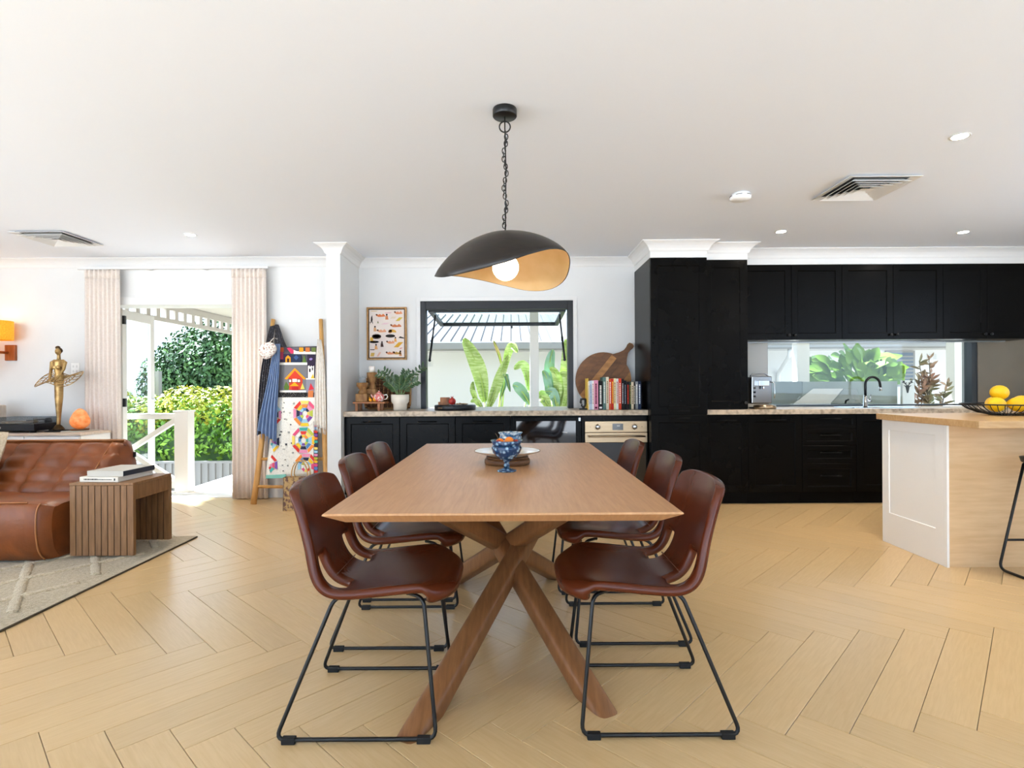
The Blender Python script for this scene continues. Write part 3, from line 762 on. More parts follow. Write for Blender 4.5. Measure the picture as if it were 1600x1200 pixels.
# ================================================================== on the table
mat('blue_glass', '#a9cfe2', .06, spec=.8, col2='#123a63', scale=55, mixlo=.12, mixhi=.5, kind='voronoi', trans=.2, bump=.5, bscale=40)
mat('blue_glass_pale', '#3d7099', .08, spec=.8, col2='#e6f0f4', scale=45, mixlo=.42, mixhi=.6, detail=2, trans=.25)
mat('plate_white', '#efe8dc', .22, col2='#e6dccb', scale=10); mat('plate_rim', '#8a6a45', .5)
mat('board_wood', '#7a5330', .5, col2='#5a3a20', scale=12, stretch=(1, 1, 8))
mat('orange_fruit', '#e8801c', .45); mat('red_fruit', '#9b1f1c', .3); mat('stem_brown', '#5a4628', .7)
tz = .7502
def goblet(loc, name, label, m_, h=.14, r=.066):
    t = T(name, label, 'goblet', loc)
    MB().lathe([(.0, .0), (.043, 0), (.044, .005), (.02, .012), (.011, .02)], 28).build('foot', m_, t)
    MB().lathe([(.011, .02), (.016, .03), (.009, .036), (.015, .046), (.02, .05)], 20).build('stem', m_, t)
    facets = lambda a, z: 1 + .035 * math.cos(12 * a + 60 * z)
    MB().lathe([(.02, .05), (.04, .06), (r * .92, .085), (r, .105), (r * .93, .118)], 48, wob=facets).build('bowl', m_, t)
    MB().lathe([(r * .93, .118), (r * .98, .124), (r * 1.1, h), (r * 1.06, h), (r * .93, .126), (r * .85, .112), (0, .1)], 36).build('rim', m_, t)
    return t
gx, gy = X(791, 2.5), 2.5
g1 = goblet((gx, gy, tz), 'goblet', 'blue cut-glass goblet of fruit in front of the white plate', 'blue_glass')
for dx, dy, dz, r, mm, l, c in ((.012, .0, .134, .022, 'orange_fruit', 'small orange fruit on top in the front goblet', 'orange'), (-.03, .012, .128, .02, 'orange_fruit', 'small orange fruit at the left in the front goblet', 'orange'),
                    (.042, -.004, .131, .013, 'red_fruit', 'dark red cherry at the right of the front goblet', 'cherry'), (-.036, -.024, .131, .013, 'red_fruit', 'dark red cherry with a long stalk in the front goblet', 'cherry')):
    t = T('cherry' if c == 'cherry' else 'small_orange', l, c, (gx + dx, gy + dy, tz + dz - r)); MB().ball((0, 0, r), r, 12).build('fruit_body', mm, t)
    if c == 'cherry' and dx < 0: MB().tube([(0, 0, 2 * r), (-.006, 0, 2 * r + .018), (-.014, 0, 2 * r + .03)], .0014, 5).build('stalk', 'stem_brown', t)
by = 2.74; bx = X(792, by)
br = T('serving_board', 'round wooden board under the white plate', 'board', (bx, by, tz))
MB().lathe([(0, 0), (.108, 0), (.112, .006), (.112, .022), (.108, .028), (0, .028)], 36).build('board_disc', 'board_wood', br)
MB().lathe([(0, .0282), (.1, .0282), (.104, .032), (.104, .037), (0, .037)], 36).build('board_step', 'board_wood', br)
pl = T('plate', 'wide white plate with a brown rim on the round board', 'plate', (bx, by, tz + .0375))
MB().lathe([(0, 0), (.08, 0), (.1, .006), (.158, .024), (.163, .026), (.158, .029), (.1, .012), (.08, .007), (0, .007)], 48).build('plate_body', 'plate_white', pl)
MB().tube([(.162 * math.cos(a), .162 * math.sin(a), .0275) for a in [2 * math.pi * i / 48 for i in range(48)]], .002, 6, True).build('plate_edge', 'plate_rim', pl)
goblet((X(797, 2.98), 2.985, tz), 'goblet', 'pale blue and white glass goblet behind the white plate', 'blue_glass_pale', .135, .06)

# ================================================================== pendant lamp
py_ = 2.65; px_ = X(791, py_)
pt = T('pendant_lamp', 'black and gold sculptural pendant lamp hung by a chain over the table', 'lamp', (px_, py_, CEIL))
MB().lathe([(0, 0), (.056, 0), (.058, -.004), (.058, -.034), (.055, -.038), (0, -.038)], 32).build('ceiling_rose', 'black_metal', pt)
MB().tube([(.026 * math.cos(a), 0, -.085 + .026 * math.sin(a)) for a in [2 * math.pi * i / 20 for i in range(20)]], .0035, 6, True).build('ring', 'black_metal', pt)
ztop = 1.868 - CEIL
MB().tube([(0, 0, -.036), (0, 0, -.09), (.004, .003, -.3), (0, 0, ztop)], .0035, 6).build('cord', 'black_metal', pt)
nl = 27
for i in range(nl):
    t = (i + .5) / nl; z = -.105 + (ztop + .01 + .105) * t; L = (-.105 - ztop) / nl * .8
    wob = .007 * math.sin(t * 19); wy = .006 * math.cos(t * 19)
    pts = []
    for k in range(12):
        a = 2 * math.pi * k / 12; u, w = .0085 * math.cos(a), L * math.sin(a)
        pts.append((wob + (u if i % 2 else 0), wy + (0 if i % 2 else u), z + w))
    MB().tube(pts, .0026, 5, True).build('chain_link', 'black_metal', pt)
# shade: a folded shell whose front right lip lifts
RIM = [(-180, .34, 1.662), (-150, .315, 1.628), (-120, .29, 1.634), (-90, .27, 1.667), (-65, .27, 1.71), (-40, .285, 1.746), (-18, .3, 1.752), (0, .31, 1.722), (20, .315, 1.664), (42, .312, 1.634), (65, .29, 1.635), (90, .272, 1.662), (120, .28, 1.69), (150, .31, 1.694), (180, .34, 1.662)]
def rimv(a):
    a = (a + 180) % 360 - 180
    for k in range(len(RIM) - 1):
        if RIM[k][0] <= a <= RIM[k + 1][0]:
            t = (a - RIM[k][0]) / (RIM[k + 1][0] - RIM[k][0]); n = len(RIM) - 1
            g = lambda q: RIM[q % n]
            out = []
            for c in (1, 2):
                p0, p1, p2, p3 = g(k - 1)[c], RIM[k][c], RIM[k + 1][c], g(k + 2)[c]
                out.append(.5 * (2 * p1 + (p2 - p0) * t + (2 * p0 - 5 * p1 + 4 * p2 - p3) * t * t + (3 * p1 - p0 - 3 * p2 + p3) * t ** 3))
            return out
def shade(u, v, inner=0):
    r, z = rimv(360 * u - 180); a = 2 * math.pi * u - math.pi
    v = .0 + v; zt = 1.872
    g = .5 * v * v + .5 * (1 - math.sqrt(max(0, 1 - .96 * v * v))) / .8
    k = 1 - inner * .014
    return (r * v * k * math.cos(a), r * v * k * math.sin(a), zt - (zt - z) * g - inner * .006 * (1 - v ** 4) - CEIL)
MB().grid(lambda u, v: shade(u, v), 72, 22, cu=True).build('shade', 'lamp_black', pt, solid=.003, off=1, fix=True)
MB().grid(lambda u, v: shade(u, .02 + .98 * v, 1), 72, 22, cu=True).build('shade_lining', 'lamp_gold', pt, fix=True)
bz = 1.702 - CEIL
MB().lathe([(.02, .055), (.02, .13), (.014, .14), (0, .14)], 16).build('bulb_holder', 'black_metal', pt, loc=(0, 0, bz))
MB().ball((0, 0, bz), .063, 24).build('bulb', 'bulb_glow', pt)
pl_ = bpy.data.lights.new('pendant_glow', 'POINT'); pl_.energy = 10; pl_.color = (1, .84, .62); pl_.shadow_soft_size = .064
plo = bpy.data.objects.new('pendant_glow', pl_); COL.objects.link(plo); plo.parent = pt; plo.location = (0, 0, bz - .005)

# ================================================================== ceiling fittings
def downlight(x, y, label, e=45):
    t = T('downlight', label, 'downlight', (x, y, CEIL), group='recessed ceiling downlights')
    MB().lathe([(.038, -.002), (.046, -.004), (.05, 0), (.038, 0)], 28).build('trim_ring', 'trim_white', t)
    MB().lathe([(0, -.0025), (.037, -.0025), (.037, -.0005), (0, -.0005)], 24).build('lens', 'downlight_glow', t)
    l = bpy.data.lights.new('downlight_beam', 'SPOT'); l.energy = e; l.spot_size = R(105); l.spot_blend = .8; l.shadow_soft_size = .035; l.color = (1, .88, .72)
    o = bpy.data.objects.new('downlight_beam', l); COL.objects.link(o); o.parent = t; o.location = (0, 0, -.02)
downlight(2.41, 2.97, 'round ceiling downlight nearest the camera at the upper right')
downlight(2.34, 4.80, 'round ceiling downlight in front of the narrow bench tower')
downlight(3.96, 4.85, 'round ceiling downlight in front of the wall cupboards at the right')
downlight(-2.78, 4.8, 'round ceiling downlight in front of the French door')
def vent(x, y, s, rz, label):
    t = T('air_vent', label, 'vent', (x, y, CEIL), rz, 'square ceiling air diffusers')
    h = s / 2
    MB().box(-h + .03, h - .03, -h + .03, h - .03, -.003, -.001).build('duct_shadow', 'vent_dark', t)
    def frame(h, w, z0, z1):
        m = MB()
        o = [(-h, -h), (h, -h), (h, h), (-h, h)]; i = [(-h + w, -h + w), (h - w, -h + w), (h - w, h - w), (-h + w, h - w)]
        vs = [(a, b, z0) for a, b in o] + [(a, b, z1) for a, b in i]
        return m.add(vs, [(k, (k + 1) % 4, 4 + (k + 1) % 4, 4 + k) for k in range(4)])
    frame(h, .045, -.014, -.004).build('outer_frame', 'trim_white', t, solid=.003)
    for k in range(4): frame(h - .04 - .036 * k, .034, -.03, -.006).build('louvre', 'plaster_grey', t, solid=.002)
    m = MB(); q = h - .184; m.add([(-q, -q, -.03), (q, -q, -.03), (q, q, -.03), (-q, q, -.03), (0, 0, -.008)], [(0, 1, 4), (1, 2, 4), (2, 3, 4), (3, 0, 4)]); m.build('centre_cone', 'plaster_grey', t)
vent(2.37, 3.72, .46, 0, 'square ceiling air vent near the smoke alarm')
vent(-3.98, 4.86, .46, 0, 'square ceiling air vent above the left side of the room')
sa = T('smoke_alarm', 'round white smoke alarm on the ceiling beside the air vent', 'smoke alarm', (X(1157, 3.85, 300), 3.85, CEIL))
MB().lathe([(0, 0), (.06, 0), (.06, -.012), (.07, -.014), (.07, -.03), (.06, -.042), (0, -.044)], 32).build('alarm_body', 'white_paint', sa)
for i in range(6):
    a = i * math.pi / 3; MB().tube([(.0705 * math.cos(a + q), .0705 * math.sin(a + q), -.018) for q in (-.3, -.15, 0, .15, .3)], .002, 5).build('slot', 'vent_dark', sa)
# ================================================================== rug, sofa, side table
mat('rug_wool', '#bfae8f', .95, col2='#a39273', scale=60, bump=.8, bscale=160, sheen=.3, detail=6)
mat('rug_ridge', '#cfc0a4', .95, col2='#b3a283', scale=70, bump=.9, bscale=160, sheen=.3)
mat('rug_edge', '#4d4335', .9)
RX1, RY1, RX0, RY0 = -2.39, 4.19, -5.3, 1.2
rg = T('area_rug', 'thick cream rug with raised diamond lines under the sofa', 'rug', ((RX0 + RX1) / 2, (RY0 + RY1) / 2, 0))
ox, oy = (RX0 + RX1) / 2, (RY0 + RY1) / 2; wx, wy = (RX1 - RX0), (RY1 - RY0)
def rugz(x, y):
    a, b = x * .55 + y * .42, x * .55 - y * .42; p = .30
    d = min(abs((a / p) % 1 - .5), abs((b / p) % 1 - .5)) * p
    e = min(wx / 2 - abs(x), wy / 2 - abs(y))
    if e < .09: return .011
    return .0145 + .003 * random.random()
NX, NYY = 120, 120
m = MB().grid(lambda u, v: ((u - .5) * wx, (v - .5) * wy, rugz((u - .5) * wx, (v - .5) * wy)), NX, NYY, smooth=True)
for fi in range(len(m.f)):
    i_, j_ = divmod(fi, NYY - 1); cx_, cy_ = ((i_ + .5) / (NX - 1) - .5) * wx, ((j_ + .5) / (NYY - 1) - .5) * wy
    m.mi[fi] = 1 if rugz(cx_, cy_) > .0205 else 0
m.add([(-wx / 2, -wy / 2, .001), (wx / 2, -wy / 2, .001), (wx / 2, wy / 2, .001), (-wx / 2, wy / 2, .001)], [(3, 2, 1, 0)])
m.build('rug_pile', ['rug_wool', 'rug_ridge'], rg, fix=False)
for sg in (-1, 1):
    for k in range(-14, 15):
        dv = Vector((.42, -.55 * sg, 0)).normalized(); p0 = Vector((.545 * k * .78 + .12, 0, 0)); run = []
        for t in range(-300, 301):
            p = p0 + dv * t * .02
            if abs(p.x) < wx / 2 - .1 and abs(p.y) < wy / 2 - .1: run.append(p)
        if len(run) < 4: continue
        mm = MB().tube([(p.x, p.y, 0) for p in run], [.027 + .0035 * math.sin(i * 1.9) for i in range(len(run))], 8)
        mm.v = [(x, y, .014 + z * .5) for x, y, z in mm.v]; mm.build('raised_cord', 'rug_ridge', rg)
m = MB(); c = [(-wx / 2, -wy / 2, .006), (wx / 2, -wy / 2, .006), (wx / 2, wy / 2, .006), (-wx / 2, wy / 2, .006)]
m.tube(c, .006, 6, True).build('bound_edge', 'rug_edge', rg)
# ---- sofa
mat('leather_tan', '#84471f', .36, col2='#5f2f14', scale=5, mixlo=.3, mixhi=.75, bump=.12, bscale=60, detail=8, dist=.6, spec=.5)
mat('leather_seam', '#a0683c', .5)
SX1, SX0, SY0, SY1 = -2.965, -5.3, 3.49, 4.44; RZ = .034
sf = T('sofa', 'tan leather sofa with a low quilted back standing on the rug', 'sofa', (-4.1, 3.96, RZ))
ox, oy = -4.1, 3.96
colx = [SX1, -3.056, -3.30, -3.535, -3.77, -4.0, -4.235, -4.47, -4.7, -4.94, -5.17, SX0]
rows = [0, .27, .52, .77, 1.0]
prof = []   # back section as (y, z, front parameter or None)
for k in range(25): t = k / 24; prof.append((3.93 + .31 * t - .02 * math.sin(math.pi * t), .33 + .355 * t, t))
for q in ((4.262, .702, None), (4.30, .705, None), (4.345, .685, None), (4.40, .52, None), (4.44, .2, None), (4.43, .03, None), (4.30, .0, None), (3.97, .0, None), (3.93, .15, None)): prof.append(q)
xs = []
for a, b in zip(colx[:-1], colx[1:]):
    n = 8 if a != colx[0] else 4
    for k in range(n): xs.append((a + (b - a) * k / n, k / n if a != colx[0] else None))
xs.append((SX0, 0))
vs = []
for x, s in xs:
    e = min(1, (SX1 - x) / .05); rnd = math.sqrt(max(0, 1 - (1 - e) ** 2))      # rounded end
    for y, z, t in prof:
        d = 0
        if t is not None:
            for r0, r1 in zip(rows[:-1], rows[1:]):
                if r0 <= t <= r1:
                    tv = (t - r0) / (r1 - r0); sv = s if s is not None else .5
                    d = .05 * (max(0, math.sin(math.pi * tv)) ** .4) * (max(0, math.sin(math.pi * sv)) ** .4) - .008
                    d += .004 * math.sin(31 * x + 9 * z) * math.sin(math.pi * tv)
        sh = (1 - rnd) * .035
        yy = y + (sh if t is not None else -sh * (1 if y > 4.2 else -1)); zz = z - (sh if z > .6 else 0)
        vs.append((x - ox, yy - d * .79 - oy, zz + d * .6))
n = len(prof); fs = [(i * n + k, i * n + (k + 1) % n, (i + 1) * n + (k + 1) % n, (i + 1) * n + k) for i in range(len(xs) - 1) for k in range(n)]
fs += [tuple(range(n)), tuple((len(xs) - 1) * n + k for k in range(n))[::-1]]
MB().add(vs, fs, True).build('backrest', 'leather_tan', sf)
MB().tube([(SX1 - .02 - ox, 4.255 - oy, .702), (SX0 - ox, 4.255 - oy, .702)], .006, 6).build('piping', 'leather_seam', sf)
MB().tube([(SX1 - .09 - ox, y - .006 - oy, z + .006) for y, z, t in prof[:25]], .004, 6).build('end_seam', 'leather_seam', sf)
# seat: a soft block with pinched front corner
def seatf(u, v):
    # u along x (right to left), v around the section: front bottom, front, top edge, top, back
    sec = [(3.56, .0), (3.515, .06), (3.495, .15), (3.49, .25), (3.50, .335), (3.53, .372), (3.60, .388), (3.75, .382), (3.95, .36), (4.0, .3), (4.0, 0)]
    y, z = spline(sec, v); x = SX1 + (SX0 - SX1) * u
    e = min(1, u * (SX1 - SX0) / .12); rr = math.sqrt(max(0, 1 - (1 - e) ** 2))
    y = y + (1 - rr) * (.07 if v < .75 else 0); z = z - (1 - rr) * (.03 if z > .2 else 0)
    q = ((SX1 - x) / .9) % 1; d = .012 * (math.sin(math.pi * q) ** .4)
    if v < .55: y -= d
    if .5 < v < .85: z += d - .01 + .006 * math.sin(17 * x)
    return (x - ox, y - oy, max(z, 0.0))
m = MB().grid(seatf, 80, 40); nv = 40
m.add([seatf(0, k / 39) for k in range(40)], [tuple(range(40))]); m.add([seatf(1, k / 39) for k in range(40)], [tuple(range(40))[::-1]])
m.build('seat', 'leather_tan', sf)
MB().tube([Vector(seatf(u / 40, .5)) + Vector((0, -.004, .004)) for u in range(2, 41)], .005, 6).build('piping', 'leather_seam', sf)
MB().tube([Vector(seatf(.02, v / 20 * .5)) + Vector((.0, -.006, 0)) for v in range(0, 21)], .005, 6).build('corner_seam', 'leather_seam', sf)
MB().box(-.002, .012, -.012, .012, -.02, .02).build('brand_tag', 'black_rubber', sf, loc=(SX1 - ox - .004, 4.34 - oy, .58))
# cushion
mat('boucle', '#d8c9b1', .95, col2='#c1ae92', scale=70, bump=.9, bscale=120)
def pillow(p):
    k = (1 - abs(p.x) ** 6) * (1 - abs(p.z) ** 6)
    return p
cu = T('cushion', 'cream bouclé cushion at the left end of the sofa', 'cushion', (-3.845, 3.77, .425))
def cus(u, v, s):
    a, b = 2 * u - 1, 2 * v - 1; th = .085 * ((1 - a ** 4) * (1 - b ** 4)) ** .5
    return (.23 * a * (1 - .05 * b * b), s * th, .235 + .23 * b * (1 - .05 * a * a))
m = MB().grid(lambda u, v: cus(u, v, 1), 16, 16); m.grid(lambda u, v: cus(u, v, -1), 16, 16)
m.build('cushion_cover', 'boucle', cu, rot=(R(-30), 0, R(8)))
# ---- slatted side table
mat('slat_oak', '#8a6440', .5, col2='#6f4d2e', scale=6, stretch=(10, 10, 1.2), mixlo=.3, mixhi=.75, detail=6, rnd=.06)
mat('slat_gap', '#2a1b10', .8)
QX0, QX1, QY0, QY1, QH = -2.912, -2.492, 3.635, 4.045, .478
st = T('side_table', 'square oak side table with vertical slats beside the sofa', 'side table', ((QX0 + QX1) / 2, (QY0 + QY1) / 2, RZ))
w, d = (QX1 - QX0) / 2, (QY1 - QY0) / 2
box('table_top', 'slat_oak', -w, w, -d, d, QH - .016, QH, st, bevel=.002)
for yy, s in ((-d + .004, -1), (d - .004, 1)):
    box('end_panel', 'slat_gap', -w + .004, w - .004, *(sorted((yy, yy - s * .02))), 0, QH - .017, st)
    ns = 10
    for k in range(ns):
        x0 = -w + 2 * w * k / ns + .0025; x1 = -w + 2 * w * (k + 1) / ns - .0025
        y0, y1 = sorted((yy + s * .004, yy - s * .006))
        box('slat', 'slat_oak', x0, x1, y0, y1, 0, QH - .017, st, bevel=.0015, seg=1)
        if s == 1: box('slat', 'slat_oak', x0, x1, yy - .027, yy - .0205, 0, QH - .017, st, bevel=.0015, seg=1)
for x in (-w, w - .018):
    box('apron', 'slat_oak', x, x + .018, -d + .03, d - .03, QH - .115, QH - .0165, st, bevel=.002)
    for y in (-d + .0245, d - .0305): pass
for s in (-1, 1):
    box('corner_post', 'slat_oak', w - .02, w + .001, s * (d - .013) - .0135, s * (d - .013) + .0135, 0, QH - .0165, st, bevel=.0015)
tz2 = RZ + QH
mat('book_cream', '#d8d2c6', .6); mat('book_navy', '#2c3340', .5); mat('page_white', '#e9e5da', .8, col2='#d6d0c2', scale=2, stretch=(1, 1, 300)); mat('book_grey', '#b9b4aa', .6)
def book(name, label, w, d, h, loc, rz, cover, top=None):
    t = T(name, label, 'book', loc, rz)
    m = MB(); m.box(-w / 2, w / 2, -d / 2, d / 2, 0, .003); m.box(-w / 2, w / 2, -d / 2, -d / 2 + .003, .003, h - .003); m.build('back_cover', cover, t)
    MB().box(-w / 2, w / 2, -d / 2, d / 2, h - .003, h).build('front_cover', top or cover, t)
    MB().box(-w / 2 + .004, w / 2 - .004, -d / 2 + .0035, d / 2 - .004, .0032, h - .0032).build('pages', 'page_white', t)
    return t
b1 = book('coffee_table_book', 'cream coffee-table book, lower of two on the side table', .27, .33, .032, (-2.735, 3.84, tz2 + .0005), R(-4), 'book_cream')
m = MB(); x = -.105; random.seed(8)
while x < .085:
    l = random.uniform(.004, .011); m.box(x, x + l, -.1656, -.1651, .012 if x < -.01 else .013, .021 if x < -.01 else .018); x += l + .0025
m.build('spine_print', 'print_black', b1)['kind'] = 'stuff'
MB().box(.105, .115, -.1656, -.1651, .009, .024).build('publisher_mark', 'print_black', b1)
b2 = book('coffee_table_book', 'dark-spined coffee-table book with a pale cover, upper of two on the side table', .25, .3, .036, (-2.715, 3.85, tz2 + .033), R(-3), 'book_grey', 'book_grey')
MB().box(.1255, .1275, -.15, .15, .002, .034).build('dark_edge', 'book_navy', b2)

# ================================================================== sideboard and what stands on it
mat('pale_oak_top', '#d9c6b4', .45, col2='#cdb8a4', scale=5, stretch=(1, 12, 4))
BX0, BX1, BY0, BY1, BZ = -6.1, -4.02, 5.15, 5.55, .715
sb = T('sideboard', 'low white sideboard with a pale timber top along the left wall', 'sideboard', ((BX0 + BX1) / 2, (BY0 + BY1) / 2, 0))
w, d = (BX1 - BX0) / 2, .2
box('carcass', 'white_paint', -w + .01, w - .01, -d + .022, d, .08, BZ - .024, sb)
box('top_board', 'pale_oak_top', -w, w, -d, d, BZ - .022, BZ, sb, bevel=.002)
for k in range(4):
    dd = box('door', 'white_paint', -w + .012 + k * (2 * w - .024) / 4 + .002, -w + .012 + (k + 1) * (2 * w - .024) / 4 - .002, -d + .004, -d + .021, .085, BZ - .03, sb, bevel=.002)
for x in (-w + .06, w - .06):
    for y in (-d + .05, d - .05): MB().lathe([(.014, 0), (.02, .079)], 12).build('leg', 'pale_oak_top', sb, loc=(x, y, 0))
# turntable
tnx = X(80, 5.42); tn = T('turntable', 'black record player with a tinted clear lid on the sideboard', 'turntable', (tnx - .24, 5.39, BZ))
mat('plinth_black', '#101319', .35)
MB().box(-.225, .225, -.15, .15, .018, .085).build('plinth', 'plinth_black', tn, bevel=.004)
for x in (-.18, .18):
    for y in (-.11, .11): MB().lathe([(.025, 0), (.028, .012), (.02, .018), (0, .018)], 16).build('foot', 'black_rubber', tn, loc=(x, y, 0))
MB().lathe([(0, .0852), (.14, .0852), (.142, .09), (.142, .105), (0, .105)], 40).build('platter', 'stainless', tn, loc=(-.04, .0, 0))
m = MB(); m.tube([(.16, .09, .115), (.165, .0, .12), (.1, -.09, .112)], .005, 8); m.lathe([(.03, .0855), (.03, .11), (.02, .13), (0, .13)], 16, (.16, .09, 0)); m.build('tonearm', 'black_metal', tn)
m = MB(); a, b, z0, z1 = .215, .145, .0855, .145; t_ = .004
m.box(-a, a, -b, b, z1 - t_, z1); m.box(-a, a, -b, -b + t_, z0, z1 - t_); m.box(-a, a, b - t_, b, z0, z1 - t_); m.box(-a, -a + t_, -b + t_, b - t_, z0, z1 - t_); m.box(a - t_, a, -b + t_, b - t_, z0, z1 - t_)
m.build('dust_lid', 'smoke_acrylic', tn)
m = MB(); m.box(-.13, -.105, -.1505, -.1501, .043, .062); m.box(-.103, -.09, -.1505, -.1501, .04, .058)
m.build('maker_mark', 'book_grey', tn)
# dancer statue
mat('bronze', '#c2a067', .32, metal=.6, col2='#6b4a22', scale=14, mixlo=.4, mixhi=.72, bump=.1, bscale=40)
mat('bronze_dark', '#5c4322', .35, metal=.7, col2='#3a2a16', scale=14)
sx, sy = X(91, 5.4), 5.40; Zs = lambda py: Z(py, 5.4, 91) - BZ - .004
da = T('dancer_statue', 'bronze ballerina statue with a wide lattice tutu on the sideboard', 'statue', (sx, sy, BZ + .0135))
MB().lathe([(0, 0), (.05, 0), (.052, .008), (.044, .02), (.03, .04), (.016, .055), (0, .055)], 24).build('base', 'bronze_dark', da)
m = MB(); h = Zs(548)
hip, sho, chin = Zs(594), Zs(563), Zs(557)
m.tube([(0, 0, .05), (.004, 0, .12), (.004, 0, .22), (.006, 0, .32), (.007, 0, hip - .06), (.008, 0, hip)], [.016, .018, .026, .034, .036, .042], 16)
m.tube([(.008, 0, hip - .01), (.01, 0, hip + .045), (.008, -.004, hip + .1), (.008, 0, sho - .025), (.008, 0, sho - .004)], [.042, .033, .04, .05, .034], 16)
for s in (-1, 1):
    m.ball((.008 + s * .02, -.032, hip + .115), (.019, .018, .02), 10)
    m.tube([(.008 + s * .035, 0, sho - .012), (.008 + s * .064, -.004, sho - .03), (.008 + s * .06, -.02, sho - .1), (.008 + s * .045, -.05, hip + .04), (.008 + s * .03, -.075, hip - .005)], [.016, .018, .014, .012, .009], 10)
    for q in range(4): m.tube([(.008 + s * (.03 - .003 * q), -.075, hip - .003), (.008 + s * (.026 - .006 * q), -.088, hip - .022 - .003 * q)], .0035, 6)
m.tube([(.008, 0, sho - .015), (.008, -.002, chin + .012)], [.017, .014], 10)
m.ball((.008, -.008, chin + .038), (.024, .03, .034), 16); m.ball((.008, -.04, chin + .034), (.005, .007, .008), 8)
o = m.build('figure', 'bronze', da); q = o.modifiers.new('rm', 'REMESH'); q.mode = 'VOXEL'; q.voxel_size = .0045; q.use_smooth_shade = True
m = MB(); m.ball((.006, .006, chin + .048), (.029, .03, .03), 14); m.ball((-.01, .01, chin + .078), (.022, .02, .017), 12); m.build('hair', 'bronze_dark', da)
def tutu(u, v):
    a = 2 * math.pi * u; r = .04 + (.15 + .03 * math.cos(2 * a + .4)) * v; wv = .02 * v * math.sin(3 * a + 1.0) + .016 * v * math.cos(a)
    return (.008 + r * math.cos(a) * 1.05, r * math.sin(a) * .6, hip + .012 + wv * 1.5 - .01 * v + .62 * r * math.sin(a) * .6)
for k in range(30):
    MB().tube([tutu(k / 30 + .03 * math.sin(6 * v / 8), v / 8) for v in range(9)], .0035, 5).build('tutu_rib', 'bronze', da)
for k in (3, 5, 8):
    MB().tube([tutu(q / 48, k / 8) for q in range(48)], .004, 5, True).build('tutu_band', 'bronze', da)
o = MB().box(-.055, .14, -.09, .09, 0, .0125).build('slate_tray', 'black_rubber', bevel=.003); o.location = (sx - .01, sy, BZ + .0005); tag(o, 'thin black slate tray under the dancer statue', 'tray')
# salt lamp
mat('salt_rock', '#f2b078', .5, col2='#dd8040', scale=22, mixlo=.35, mixhi=.65, bump=.8, bscale=34, emit='#ff7a22', estr=.2)
lx_ = X(124.5, 5.40); sl_ = T('salt_lamp', 'glowing orange rock salt lamp at the right end of the sideboard', 'lamp', (lx_, 5.40, BZ + .0115))
random.seed(3); cells = [(Vector((random.uniform(-1, 1), random.uniform(-1, 1), random.uniform(-1, 1))).normalized(), random.uniform(.84, 1)) for _ in range(26)]
def rock(p):
    k = 1
    for n_, d_ in cells:
        q = p.dot(n_)
        if q > 0: k = min(k, d_ / q) if q * 1.0 > d_ * .8 else k
    p = p * k; t = (p.z + 1) / 2
    return Vector((p.x * (1.08 - .42 * t), p.y * (1.08 - .42 * t), p.z))
MB().ball((0, 0, .112), (.1, .08, .1), 28, rock).build('salt_block', 'salt_rock', sl_)
MB().lathe([(0, 0), (.075, 0), (.075, .014), (0, .014)], 24).build('lamp_base', 'board_wood', sl_)
o = MB().box(-.1, .11, -.11, .11, 0, .0105).build('thin_book', 'book_grey', bevel=.002); o.location = (lx_ - .0, 5.40, BZ + .0005); tag(o, 'thin grey book under the salt lamp', 'book')
# timber box at the picture edge
o = T('speaker_box', 'pale timber box cut by the left picture edge behind the record player', 'box', (X(-14, 5.45), 5.45, BZ))
MB().box(-.11, .11, -.05, .05, 0, .26).build('box_body', 'pale_oak_top', o, bevel=.012); MB().tube([(-.04, 0, .26), (-.04, 0, .285), (.04, 0, .285), (.04, 0, .26)], .006, 6).build('handle', 'board_wood', o)
# ---- wall lamp
mat('shade_linen', '#dd9a2b', .8, col2='#c27f1d', scale=90, mixlo=.4, mixhi=.6, emit='#ff9d20', estr=.45)
mat('lamp_timber', '#b5622b', .45, col2='#97501f', scale=6, stretch=(8, 8, 1))
wl = T('wall_lamp', 'timber wall lamp with two glowing orange linen drum shades', 'lamp', (X(19, YL), YL, 1.42))
yb = -.17
def shade_drum(x, z, r=.135, h=.19):
    MB().lathe([(r, 0), (r * 1.0, h), (r - .004, h), (r - .004, 0), (r, 0)], 36).build('lamp_shade', 'shade_linen', wl, loc=(x, yb, z))
    MB().ball((x, yb, z + h * .5), .03, 14).build('bulb', 'bulb_glow', wl)
    MB().tube([(x, yb, z - .09), (x, yb, z + .08)], .012, 8).build('bulb_stem', 'lamp_timber', wl)
    l = bpy.data.lights.new('wall_lamp_glow', 'POINT'); l.energy = .5; l.color = (1, .74, .42); l.shadow_soft_size = .03
    q = bpy.data.objects.new('wall_lamp_glow', l); COL.objects.link(q); q.parent = wl; q.location = (x, yb, z + h + .02)
zs = Z(531, 5.53, 18) - 1.42
shade_drum(-.005, zs); shade_drum(-.265, zs - .18)
MB().box(-.05, .055, -.03, 0, zs - .2, zs - .04).build('wall_plate', 'lamp_timber', wl, bevel=.004)
m = MB(); m.tube(fillet([(-.005, yb, zs - .03), (-.005, yb, zs - .17), (-.03, yb, zs - .17)], .02, 4), .014, 8); m.tube(fillet([(-.045, yb, zs - .05), (-.045, yb, zs - .275), (-.265, yb, zs - .275), (-.265, yb, zs - .24)], .02, 5), .014, 8); m.tube([(-.02, -.03, zs - .12), (-.02, yb, zs - .12)], .014, 8)
m.build('arm', 'lamp_timber', wl)
